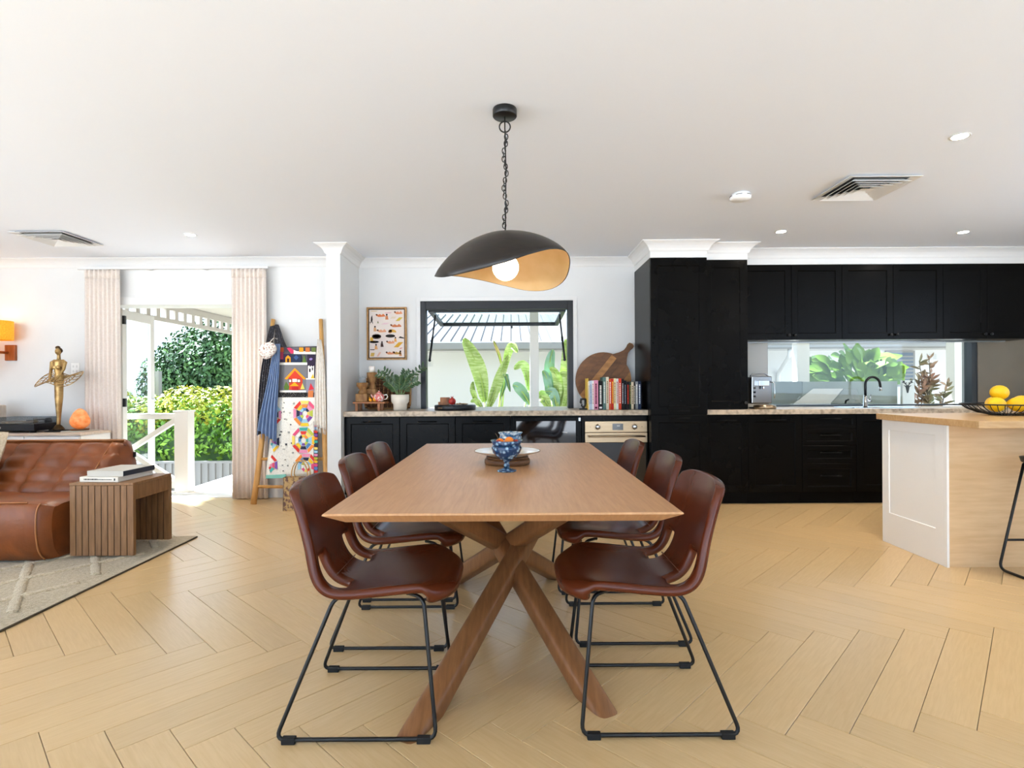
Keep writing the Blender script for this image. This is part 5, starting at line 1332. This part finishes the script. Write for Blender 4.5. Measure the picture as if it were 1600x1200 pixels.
mat('cast_black', '#1b1b1c', .5)
MB().box(-w, w, -.035, .035, 0, .012).build('base', 'cast_black', bk, bevel=.003)
m = MB(); m.tube([(-.028, 0, .1), (.0, 0, .102), (.028, 0, .1)], .01, 8); m.tube([(.022, 0, .1), (.022, 0, .06), (.018, 0, .035), (-.004, 0, .026), (-.016, 0, .04), (-.01, 0, .055)], [.011, .011, .01, .009, .008, .006], 10); m.tube([(-.02, 0, .1), (-.024, .0, .07), (-.016, 0, .06)], [.01, .012, .008], 8); m.tube([(0, 0, .012), (.006, 0, .03)], .014, 8)
m.build('curled_figure', 'cast_black', bk)
# framed beach print
fx0, fx1, fz0, fz1 = X(574.5, YW), X(636.5, YW), Z(562.5, YW, 600), Z(480.5, YW, 600)
pf = T('picture_frame', 'oak-framed print of sunbathers and parasols on the wall by the window', 'picture', ((fx0 + fx1) / 2, YW, (fz0 + fz1) / 2)); w, h = (fx1 - fx0) / 2, (fz1 - fz0) / 2
mat('frame_oak', '#b98d5c', .5, col2='#a2773f', scale=5, stretch=(6, 1, 6)); mat('print_paper', '#e9dcd0', .7, col2='#e2d3cb', scale=5); mat('frame_inner', '#3b2617', .7)
for n_, a, b, c, d in (('left', -w, -w + .016, -h, h), ('right', w - .016, w, -h, h), ('bottom', -w + .016, w - .016, -h, -h + .016), ('top', -w + .016, w - .016, h - .016, h)):
    MB().box(a, b, -.035, -.001, c, d).build('frame_rail', 'frame_oak', pf, bevel=.0015)
MB().box(-w + .016, w - .016, -.012, -.002, -h + .016, h - .016).build('frame_back', 'frame_inner', pf)
iw, ih = w - .026, h - .026; MB().box(-iw, iw, -.024, -.0125, -ih, ih).build('print_sheet', 'print_paper', pf)
def P_(u, v): return (-iw + 2 * iw * (u - 205) / 675, -.0243, ih - 2 * ih * (v - 155) / 925)   # print layout in its own units
def motif(polys, c):
    m = MB()
    for poly in polys:
        vs = [P_(*p) for p in poly]; m.add(vs + [(a, b + .0003, z) for a, b, z in vs], [tuple(range(len(vs))), tuple(range(len(vs), 2 * len(vs)))[::-1]])
    m.build('printed_shape', fab(c), pf)
def ell(cx, cy, a, b, rot=0, n=14, h0=0, h1=2 * math.pi): return [(cx + a * math.cos(t) * math.cos(rot) - b * math.sin(t) * math.sin(rot), cy + a * math.cos(t) * math.sin(rot) + b * math.sin(t) * math.cos(rot)) for t in [h0 + (h1 - h0) * k / n for k in range(n)]]
def para(x, y, w_, h_, sk): return [(x, y), (x + w_, y), (x + w_ + sk, y - h_), (x + sk, y - h_)]
def sunbather(x, y, L, c='#d98a5c', hair='#3a2418'):
    motif([[(x, y - 8), (x + L * .3, y - 32), (x + L * .6, y - 8), (x + L * .8, y - 40), (x + L * 1.1, y - 2), (x + L * 1.1, y + 18), (x + L * .35, y + 26), (x, y + 24)], ell(x - 12, y - 8, 20, 19)], c); motif([ell(x - 22, y - 18, 17, 15)], hair)
for x, y, w_, h_, sk, c in ((715, 375, 70, 70, 70, '#cdb54a'), (675, 885, 90, 100, 100, '#d8a437'), (215, 760, 60, 70, 10, '#d9a83a'), (430, 440, 110, 30, 60, '#e6c5c8'), (345, 1060, 40, 80, 50, '#e4b49c'), (220, 1060, 70, 70, 20, '#d9b25c'), (610, 330, 90, 40, 40, '#dccab0'), (500, 225, 120, 16, 20, '#e0a8b0'), (230, 190, 120, 16, 20, '#d8bd8a'), (780, 920, 40, 30, 30, '#d89a92')):
    motif([para(x, y, w_, h_, sk)], c)
motif([ell(345, 675, 92, 48)], '#33241f'); motif([ell(345, 668, 70, 33)], '#efe4d8'); motif([ell(345, 660, 46, 22)], '#7a4a30'); motif([ell(345, 655, 22, 11)], '#efe4d8')
motif([ell(612, 665, 96, 32)], '#1f1a1a'); motif([ell(300, 780, 92, 24)], '#1f1a1a'); motif([ell(290, 772, 50, 14)], '#7a5a20'); motif([ell(650, 590, 78, 52, 0, 12, math.pi, 2 * math.pi + .5)], '#d9a84e'); motif([ell(610, 575, 36, 40, .3, 10)], '#b97f52')
motif([[(240, 300), (262, 260), (272, 350), (262, 390), (232, 380)]], '#3a302c'); motif([[(210, 388), (275, 388), (275, 400), (210, 400)], [(265, 400), (275, 400), (275, 430), (265, 430)], [(222, 400), (232, 400), (225, 432), (215, 432)]], '#4a4040')
for x, y, L, c in ((370, 270, 130, '#d97a4a'), (725, 220, 110, '#e0946a'), (650, 470, 160, '#c9784e'), (390, 570, 130, '#e0a07a'), (570, 790, 110, '#e09a70'), (560, 1000, 130, '#d98e66'), (700, 1000, 110, '#c89a52')): sunbather(x, y, L, c)
for x, y, s, c in ((545, 300, 95, '#d98a5c'), (315, 530, 90, '#e0a878'), (335, 880, 90, '#dfa46a'), (450, 830, 90, '#4a342e'), (710, 740, 80, '#dfa25c'), (375, 400, 36, '#6b7a40'), (805, 1010, 90, '#d99a6a')):
    motif([[(x - s * .3, y + s * .5), (x - s * .25, y - s * .3), (x + s * .2, y - s * .3), (x + s * .35, y + s * .5)]], c); motif([ell(x, y - s * .5, s * .18, s * .2)], '#2c1e18')
motif([[(770, 705), (800, 672), (880, 700), (875, 718)]], '#3b3432'); motif([[(215, 925), (310, 922), (300, 938), (215, 936)]], '#23201f')
# ================================================================== outside
import numpy as np
mat('deck_white', '#e6dfd4', .6); mat('render_white', '#c8c3bc', .7); mat('paving', '#8f8b83', .8, col2='#7f7a72', scale=4); mat('zinc', '#7f7d77', .55, metal=.1)
mat('roof_white', '#4d4a45', .6); mat('gutter_grey', '#7d7972', .5); mat('vent_brick', '#a9a8a4', .8)
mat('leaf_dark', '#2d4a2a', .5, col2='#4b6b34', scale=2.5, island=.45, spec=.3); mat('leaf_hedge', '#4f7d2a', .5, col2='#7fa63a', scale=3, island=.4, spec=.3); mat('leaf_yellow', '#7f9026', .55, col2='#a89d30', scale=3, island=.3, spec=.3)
mat('bark', '#5a4a3a', .9); mat('leaf_pale', '#a9bc8a', .6, island=.3)
S(box('ground_outside', 'paving', -30, 30, YW + .2, 40, -1.1, -.9)); mat('bounce_paving', '#e6e2da', .7); m = MB(); m.box(-40, 40, -40, YB - .2, -.5, -.2); m.box(-40, XL - .2, YB - .2, YL + .2, -.5, -.2); m.box(XR + .2, 40, YB - .2, YL + .2, -.5, -.2); S(m.build('ground_bounce', 'bounce_paving'))  # unseen terrace around the room, added pale to bounce daylight up to the ceiling
def foliage(name, blobs, n, size, m, parent, seed, up=.35, aspect=.5, shell=.55):
    rg_ = np.random.default_rng(seed); vol = np.array([b[3] * b[4] * b[5] for b in blobs]); pick = rg_.choice(len(blobs), n, p=vol / vol.sum()); B = np.array(blobs)[pick]
    d = rg_.normal(size=(n, 3)); d /= np.linalg.norm(d, axis=1)[:, None]; r = shell + (1 - shell) * rg_.random(n) ** .6
    c = B[:, :3] + d * B[:, 3:] * r[:, None]
    nr = d + rg_.normal(size=(n, 3)) * .5 + np.array([0, 0, up]); nr /= np.linalg.norm(nr, axis=1)[:, None]
    t = np.cross(nr, rg_.normal(size=(n, 3))); t /= np.linalg.norm(t, axis=1)[:, None]; s = np.cross(nr, t)
    L = size * (.6 + .8 * rg_.random(n))[:, None]
    v = np.stack([c - t * L, c + s * L * aspect, c + t * L, c - s * L * aspect], 1).reshape(-1, 3)
    me = bpy.data.meshes.new(name); f = np.arange(4 * n).reshape(-1, 4)
    me.from_pydata(v.tolist(), [], f.tolist()); me.materials.append(MATS[m]); o = bpy.data.objects.new(name, me); COL.objects.link(o); o.parent = parent; o['kind'] = 'stuff'
    return o
mat('veranda_white_shaded', '#b5aea3', .6)  # white veranda timber darkened: its shade is put into the colour
# ---- veranda behind the French door
S(box('floor_deck', 'deck_white', -6.6, -1.75, YL + .21, 6.2, -.25, -.02)); m = MB(); m.box(-3.71, -1.75, 6.2, 10.2, -.25, -.02); S(m.build('floor_walkway', 'deck_white'))
S(box('trim_7', 'trim_white', DX0 + .03, DX1 - .03, YL - .01, YL + .23, -.02, .008))
S(box('ceiling_veranda', 'veranda_white_shaded', -4.34, -1.75, YL + .23, 10.2, 2.2, 2.3))
S(box('wall_house_side', 'render_white', -1.95, -1.75, YL + .23, 7.2, -.3, 2.2))
fr = T('fretwork_valance', 'white open fretwork band under the veranda eave', 'valance', (-4.3, 8.1, 1.95))
MB().box(-.02, .02, -1.95, 1.95, 0, .05).build('bottom_rail', 'veranda_white_shaded', fr); MB().box(-.02, .02, -1.95, 1.95, .16, .245).build('top_rail', 'veranda_white_shaded', fr)
for k in range(22): y = -1.93 + .1838 * k; MB().box(-.015, .015, y - .035, y + .035, .0505, .1595).build('baluster', 'veranda_white_shaded', fr)
for y, l in ((10.11, 'slim white veranda post at the far end of the fretwork'),):
    o = box('veranda_post', 'deck_white', -4.35, -4.26, y - .045, y + .045, -.9, 2.2); tag(o, l, 'post')
rlx = -3.63
rg2 = T('deck_railing', 'white timber balustrade with crossed braces outside the French door', 'railing', (rlx, 6.13, -.02)); zt = Z(644, 6.1, 290) + .02
MB().box(-.075, .075, -.065, .065, 0, zt).build('post', 'deck_white', rg2, bevel=.004)
MB().box(-.085, .085, -.075, .075, zt + .0003, zt + .018).build('post_cap', 'deck_white', rg2, bevel=.004)
for b in range(2):
    x1 = -.076 - b * 1.2; x0 = x1 - 1.1
    if b: pass
    MB().box(x0, x1, -.045, .045, zt - .075, zt - .015).build('top_rail', 'deck_white', rg2); MB().box(x0, x1, -.035, .035, .05, .11).build('bottom_rail', 'deck_white', rg2)
    MB().bar((x0 + .01, 0, .115), (x1 - .01, 0, zt - .085), .05, .055, up=(0, 1, 0)).build('brace', 'deck_white', rg2)
    MB().bar((x0 + .01, .0, zt - .085), (x1 - .01, .0, .115), .048, .053, up=(0, 1, 0)).build('brace', 'deck_white', rg2)
    MB().box(x0 - .1, x0 - .0005, -.05, .05, 0, zt).build('post', 'deck_white', rg2)
# retaining wall, hedge, trees
pw = T('corrugated_planter', 'grey corrugated steel garden bed edging below the hedge', 'planter', (-5.2, 8.1, -.9)); zt = .93
vs = []; n = 0; x = -2.6
pr = []
while x < 1.55: pr += [(x, 0), (x + .045, 0), (x + .055, -.02), (x + .095, -.02)]; x += .105
m = MB(); k = len(pr); m.add([(a, b, 0) for a, b in pr] + [(a, b, zt) for a, b in pr], [(i, i + 1, k + i + 1, k + i) for i in range(k - 1)]); m.build('corrugated_sheet', 'zinc', pw, solid=.004)
MB().box(-2.62, 1.6, -.03, .05, zt, zt + .03).build('capping', 'zinc', pw)
hg = T('hedge', 'dense green hedge with yellow new growth beyond the veranda railing', 'hedge', (-5.4, 8.6, .0)); 
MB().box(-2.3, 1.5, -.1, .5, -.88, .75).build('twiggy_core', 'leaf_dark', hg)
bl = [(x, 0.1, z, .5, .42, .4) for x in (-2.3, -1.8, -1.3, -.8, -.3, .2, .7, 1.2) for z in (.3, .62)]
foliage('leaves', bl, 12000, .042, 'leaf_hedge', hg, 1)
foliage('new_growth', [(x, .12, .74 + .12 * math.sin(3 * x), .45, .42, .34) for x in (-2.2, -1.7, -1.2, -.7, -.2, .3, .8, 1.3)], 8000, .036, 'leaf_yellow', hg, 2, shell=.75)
def tree(name, label, x, y, blobs, n, size, m, seed):
    t = T(name, label, 'tree', (x, y, -.9)); MB().tube([(0, 0, 0), (.05, 0, .8), (0, 0, 1.8)], [.12, .1, .06], 8).build('trunk', 'bark', t); foliage('crown', blobs, n, size, m, t, seed); return t
tree('evergreen_tree', 'big dark green tree behind the hedge', -6.6, 13.2, [(0, 0, 2.4, 1.9, 1.2, 1.35), (-1.1, .1, 2.0, 1.2, 1, 1.2), (.4, 0, 3.0, 1.6, 1, .9), (.6, 0, 1.6, 1.6, 1.1, 1.1), (.5, 0, 2.7, 1.0, .9, .8), (-.2, 0, 1.2, 1.7, 1, .9)], 60000, .055, 'leaf_dark', 5)
tree('olive_tree', 'pale green tree seen through the open glazed door', -10.9, 13.9, [(0, 0, 2.0, .9, .9, .9), (.5, 0, 1.4, .9, .9, .9), (-.6, .2, 1.3, .9, .9, .8)], 9000, .05, 'leaf_pale', 6)
tree('golden_shrub', 'yellow-leaved shrub behind the railing', -7.1, 9.62, [(0, 0, 1.55, .8, .4, .5), (.8, .1, 1.45, .8, .4, .45), (1.6, .1, 1.5, .7, .4, .45), (2.1, .1, 1.5, .5, .4, .4)], 7000, .045, 'leaf_yellow', 7)
o = box('garden_post', 'zinc', X(245, 10.4), X(250.5, 10.4), 10.35, 10.45, -.9, Z(580, 10.4, 247)); tag(o, 'slim blue-grey post standing in the garden beyond the railing', 'post')

S(box('ceiling_alfresco', 'deck_white', -1.74, 7.5, YW + .25, 8.0, 2.32, 2.42))
# ---- neighbouring house
NYH = 11.0
nh = T('neighbour_house', 'white rendered neighbouring house with a pale corrugated roof', 'building', (2.5, NYH, -.9)); gz = Z(548, 10.55) + .9
MB().box(-6.3, 12, 0, .3, 0, gz + .05).build('wall', 'render_white', nh)
MB().box(-6.5, 12.2, -.5, 0, gz + .0, gz + .03).build('soffit', 'render_white', nh)
m = MB(); m.prism([(-.6, gz + .15), (-.6, gz + .03), (-.57, gz), (-.5, gz), (-.5, gz + .15)], lambda a, b, d: (d, a, b), -6.5, 12.2); m.build('gutter', 'gutter_grey', nh)
pr = []; x = -6.5
while x < 12.1: pr += [(x, 0), (x + .1, 0), (x + .115, .03), (x + .175, .03)]; x += .19
k = len(pr); m = MB(); m.add([(a, -.56, gz + .16 + b) for a, b in pr] + [(a, 3.6, gz + .16 + 1.05 + b) for a, b in pr], [(i, i + 1, k + i + 1, k + i) for i in range(k - 1)]); m.build('corrugated_roof', 'roof_white', nh, solid=.004)
for px, py in ((668, 568.5), (822, 566.5), (1456, 557)):
    x, z = at(px, py, NYH); v = MB().box(-.095, .095, -.012, .0, -.06, .06).build('vent_brick', 'render_white', nh, loc=(x - 2.5, -.0005, z + .9))
    for s in (-1, 1):
        for r in range(4): MB().box(s * .047 - .036, s * .047 + .036, -.014, -.0121, -.048 + r * .026, -.034 + r * .026).build('slot', 'vent_brick', v)
x0, z0 = at(1383, 604, NYH); x1, z1 = at(1428, 548, NYH); mat('dark_pane', '#55606a', .1, spec=.7)
wn = MB().box(x0 - 2.5, x1 - 2.5, -.03, 0, z0 + .9, z1 + .9).build('window', 'gutter_grey', nh); MB().box(x0 - 2.46, x1 - 2.54, -.034, -.0305, z0 + .94, z1 + .86).build('pane', 'dark_pane', wn)
for r in range(8): z = z0 + .98 + r * (z1 - z0 - .14) / 8; MB().box(x0 - 2.46, x1 - 2.54, -.038, -.0345, z, z + .03).build('blind_slat', 'gutter_grey', wn)
xd, zd = at(1228, 560, 10.9); m = MB(); m.tube(fillet([(X(1234, 10.5) - 2.5, -.5, gz), (X(1234, 10.5) - 2.5, -.5, gz - .12), (xd - 2.62, -.05, gz - .45), (xd - 2.62, -.05, 0)], .08, 4), .04, 10); m.build('downpipe', 'render_white', nh)
o = box('alfresco_post', 'deck_white', X(828.5, 7.6), X(842, 7.6), 7.6, 7.72, -.9, 2.3); tag(o, 'white post outside the servery window', 'post')
o = box('alfresco_post', 'deck_white', X(1246, 7.6), X(1265, 7.6), 7.6, 7.74, -.9, 2.3); tag(o, 'white post outside the left part of the kitchen window', 'post')
o = box('alfresco_post', 'deck_white', X(1492, 7.4), X(1514, 7.4), 7.4, 7.55, -.9, 2.3); tag(o, 'white post outside the right end of the kitchen window', 'post')
# ---- big-leaved plants outside the servery window
mat('paddle_leaf', '#94b04e', .45, col2='#c6d58e', scale=9, stretch=(1, 1, 6), island=.12); mat('paddle_teal', '#8fb09a', .45, col2='#7aa070', scale=5, island=.12); mat('paddle_stem', '#a9bc62', .5); mat('dry_leaf', '#b79a63', .7)
def paddle(parent, og, pts, wpx, y, m, fold=.3, n=12, stem=None):
    Lp = []
    for px, py in pts: x, z = at(px, py, y); Lp.append((x - og[0], 0.0, z - og[2]))
    w = wpx * y / F; vs = []
    for i in range(n + 1):
        t = i / n; c = Vector(spline(Lp, t)); d = Vector(spline(Lp, min(1, t + .02))) - Vector(spline(Lp, max(0, t - .02))); sd = Vector((d.z, 0, -d.x)).normalized()
        ww = w * (math.sin(math.pi * (t * .94 + .04)) ** .6) / 2; c.y = -.25 * t
        for s in (-1, -.5, 0, .5, 1): vs.append(c + sd * s * ww + Vector((0, -abs(s) * fold * ww + .03 * math.sin(9 * t + 3 * s), 0)))
    MB().add(vs, [(i * 5 + j, i * 5 + j + 1, i * 5 + j + 6, i * 5 + j + 5) for i in range(n) for j in range(4)], True).build('leaf', m, parent, fix=False)
    b = Vector(Lp[0]); 
    MB().tube([Vector((b.x * .3, 0, 0)), Vector((b.x * .6, 0, b.z * .5)), b], [.03, .022, .012], 8).build('leaf_stalk', stem or 'paddle_stem', parent)
    MB().tube([Vector(spline(Lp, t)) + Vector((0, -.25 * t - .01, 0)) for t in [i / 8 for i in range(9)]], [.012 - .001 * i for i in range(9)], 6).build('midrib', 'paddle_stem', parent)
og = (X(762, 8.6), 8.6, -.9); pa = T('banana_plant', 'broad-leaved banana palm left of the white post outside the window', 'plant', og)
paddle(pa, og, [(757, 628), (752, 590), (742, 560), (727, 531)], 24, 8.6, 'paddle_leaf'); paddle(pa, og, [(762, 640), (774, 610), (783, 585), (795, 556)], 16, 8.6, 'paddle_leaf')
paddle(pa, og, [(790, 575), (793, 555), (800, 540), (808, 552)], 13, 8.5, 'paddle_leaf'); paddle(pa, og, [(784, 572), (780, 555), (775, 542), (772, 534)], 5, 8.55, 'dry_leaf')
paddle(pa, og, [(782, 620), (788, 600), (790, 585), (797, 612)], 9, 8.4, 'paddle_teal'); paddle(pa, og, [(745, 634), (741, 620), (738, 608), (740, 596)], 9, 8.4, 'paddle_leaf'); paddle(pa, og, [(752, 640), (747, 630), (741, 626), (735, 628)], 8, 8.3, 'paddle_leaf')
paddle(pa, og, [(826, 610), (824, 585), (816, 570), (803, 578)], 14, 8.7, 'paddle_leaf'); paddle(pa, og, [(828, 632), (818, 615), (808, 604), (801, 602)], 16, 8.6, 'paddle_teal')
og = (X(870, 8.4), 8.4, -.9); pb = T('banana_plant', 'lush banana palm right of the white post outside the window', 'plant', og)
paddle(pb, og, [(874, 640), (882, 600), (884, 565), (882, 532)], 20, 8.4, 'paddle_leaf'); paddle(pb, og, [(862, 620), (858, 590), (858, 565), (862, 548)], 16, 8.4, 'paddle_teal')
paddle(pb, og, [(866, 636), (872, 610), (868, 585), (858, 575)], 14, 8.3, 'paddle_leaf'); paddle(pb, og, [(850, 634), (856, 610), (852, 590), (846, 580)], 12, 8.5, 'paddle_teal'); paddle(pb, og, [(860, 640), (850, 622), (845, 618), (842, 622)], 18, 8.3, 'paddle_leaf'); paddle(pb, og, [(872, 640), (868, 622), (862, 612), (852, 612)], 16, 8.2, 'paddle_teal')
paddle(pb, og, [(880, 640), (888, 612), (884, 590), (874, 582)], 15, 8.3, 'paddle_leaf')
# ---- outside the kitchen window
mat('fiddle_leaf', '#47661a', .5, col2='#658229', scale=4, island=.3, spec=.25); mat('photinia', '#77784a', .5, col2='#a5755f', scale=4, island=.25); mat('bbq_wall', '#aeb3a8', .5); mat('bbq_white', '#f1ede6', .35); mat('bbq_grey', '#959b96', .4)
og = (X(1335, 8.7), 8.7, -.9); fl_ = T('fiddle_leaf_fig', 'big-leaved fiddle-leaf fig outside the kitchen window', 'plant', og)
random.seed(31)
MB().tube([(0, 0, 0), (.03, 0, 1.0), (0, 0, 1.9)], [.05, .04, .025], 8).build('trunk', 'bark', fl_)
for k in range(130):
    px = 1335 + 72 * random.uniform(-1, 1); py = 590 - 48 * random.random() * (1 - ((px - 1335) / 80) ** 2) ** .5 + 6 * random.random(); yy = 8.7 + random.uniform(-.5, .3)
    x, z = at(px, py, yy); p = Vector((x - og[0], yy - og[1], z - og[2])); d = Vector((p.x * .9, random.uniform(-.5, .1), random.uniform(.0, .7))).normalized()
    m = MB(); leaf_mesh(m, p - d * .15, d, random.uniform(.2, .32), random.uniform(.13, .2), Vector((random.uniform(-.5, .5), -.8, .6)), .2, .25, 6); m.build('leaf', 'fiddle_leaf', fl_, fix=False)
og = (X(1448, 7.3), 7.3, -.9); ph_ = T('photinia_shrub', 'slender shrub with pinkish new leaves outside the kitchen window', 'plant', og)
for k in range(9):
    tx_, tz_ = X(1418 + 62 * random.random(), 7.3) - og[0], Z(558 + 46 * random.random(), 7.3, 1450) - og[2]
    if k == 0: tx_, tz_ = X(1452, 7.3) - og[0], Z(556, 7.3, 1450) - og[2]
    pts = [Vector((tx_ * t ** 1.3, random.uniform(-.03, .03), tz_ * t)) for t in [i / 8 for i in range(9)]]; st_ = MB().tube(pts, [.012 - .001 * i for i in range(9)], 6).build('branch', 'bark', ph_)
    m = MB()
    for q in range(46):
        t = random.uniform(.5, 1); p = pts[min(7, int(t * 8))].lerp(pts[min(8, int(t * 8) + 1)], (t * 8) % 1)
        leaf_mesh(m, p, (random.uniform(-1, 1), random.uniform(-1, .6), random.uniform(.1, 1)), random.uniform(.08, .14), .038, (random.uniform(-.5, .5), -1, .5), n=3)
    m.build('leaves', 'photinia', st_, fix=False)['kind'] = 'stuff'
by_ = 6.95; bq = T('outdoor_kitchen', 'pale green rendered outdoor kitchen bench seen through the window', 'bench', (X(1330, by_), by_, -.9)); ox = X(1330, by_)
MB().box(X(1254, by_) - ox, X(1402, by_) - ox, 0, .06, 0, Z(596, by_, 1330) + .9).build('splash_panel', 'bbq_wall', bq); MB().box(X(1200, by_) - ox, X(1253.5, by_) - ox, .0, .06, 0, Z(596, by_, 1254) + .9).build('side_panel', 'bbq_grey', bq)
MB().box(X(1254, by_) - ox, X(1402, by_) - ox, -.75, -.001, 0, 1.76).build('bench_body', 'bbq_wall', bq)
gp = box('emblem_panel', 'bbq_white', X(1408.5, 6.9), X(1427, 6.9), 6.88, 6.92, -.9, Z(594, 6.9, 1418)); tag(gp, 'white panel bearing a black stag head emblem', 'panel')
def stag(px, py): x, z = at(px, py, 6.879); return (x, 6.8785, z)
m = MB()
for poly in ([(1414.5, 603), (1418, 601.5), (1421.5, 603), (1420.5, 608), (1419.2, 614), (1417, 614), (1415.6, 608)], [(1411.5, 602), (1414.5, 602.5), (1414.8, 604.5)], [(1424.5, 602), (1421.5, 602.5), (1421.2, 604.5)]): k = len(poly); m.add([stag(*p) for p in poly], [tuple(range(k))])
for s in (-1, 1):
    for a in ([(1.5, 602), (4, 599), (6, 598), (7.2, 594.5)], [(5.5, 598.3), (5, 595)], [(6.5, 597), (8.5, 597.5)], [(3, 600.5), (2.4, 597.5)]): m.tube([stag(1418 + s * x, y) for x, y in a], .0045, 5)
e = m.build('stag_emblem', 'print_black', gp, solid=.001)
bb = T('barbecue', 'white barbecue with its slanting lid raised outside the kitchen window', 'barbecue', (X(1300, 6.5), 6.5, .86)); o0 = Vector((X(1300, 6.5), 6.5, .86))
def bp_(px, py, y): x, z = at(px, py, y); return Vector((x, y, z)) - o0
vs = [bp_(1240, 632, 6.3), bp_(1297, 632, 6.3), bp_(1317, 609, 6.6), bp_(1270, 609, 6.6)]; MB().add(vs, [(0, 1, 2, 3)]).build('lid', 'bbq_white', bb, solid=.03)
vs = [bp_(1298, 632, 6.32), bp_(1345, 632, 6.32), bp_(1338, 610, 6.62), bp_(1318, 610, 6.62)]; MB().add(vs, [(0, 1, 2, 3)]).build('hood_side', 'bbq_grey', bb, solid=.03)
MB().tube([bp_(1247, 624, 6.25), bp_(1251, 620, 6.25)], .012, 8).build('handle', 'bbq_grey', bb); MB().tube([bp_(1321, 630, 6.28), bp_(1322, 626, 6.25), bp_(1326, 624, 6.25)], .01, 8).build('latch', 'black_metal', bb)
b2_ = vs[0]; MB().box(-.42, .4, -.12, .15, .003, bp_(1297, 632, 6.3).z).build('barbecue_body', 'bbq_grey', bb)
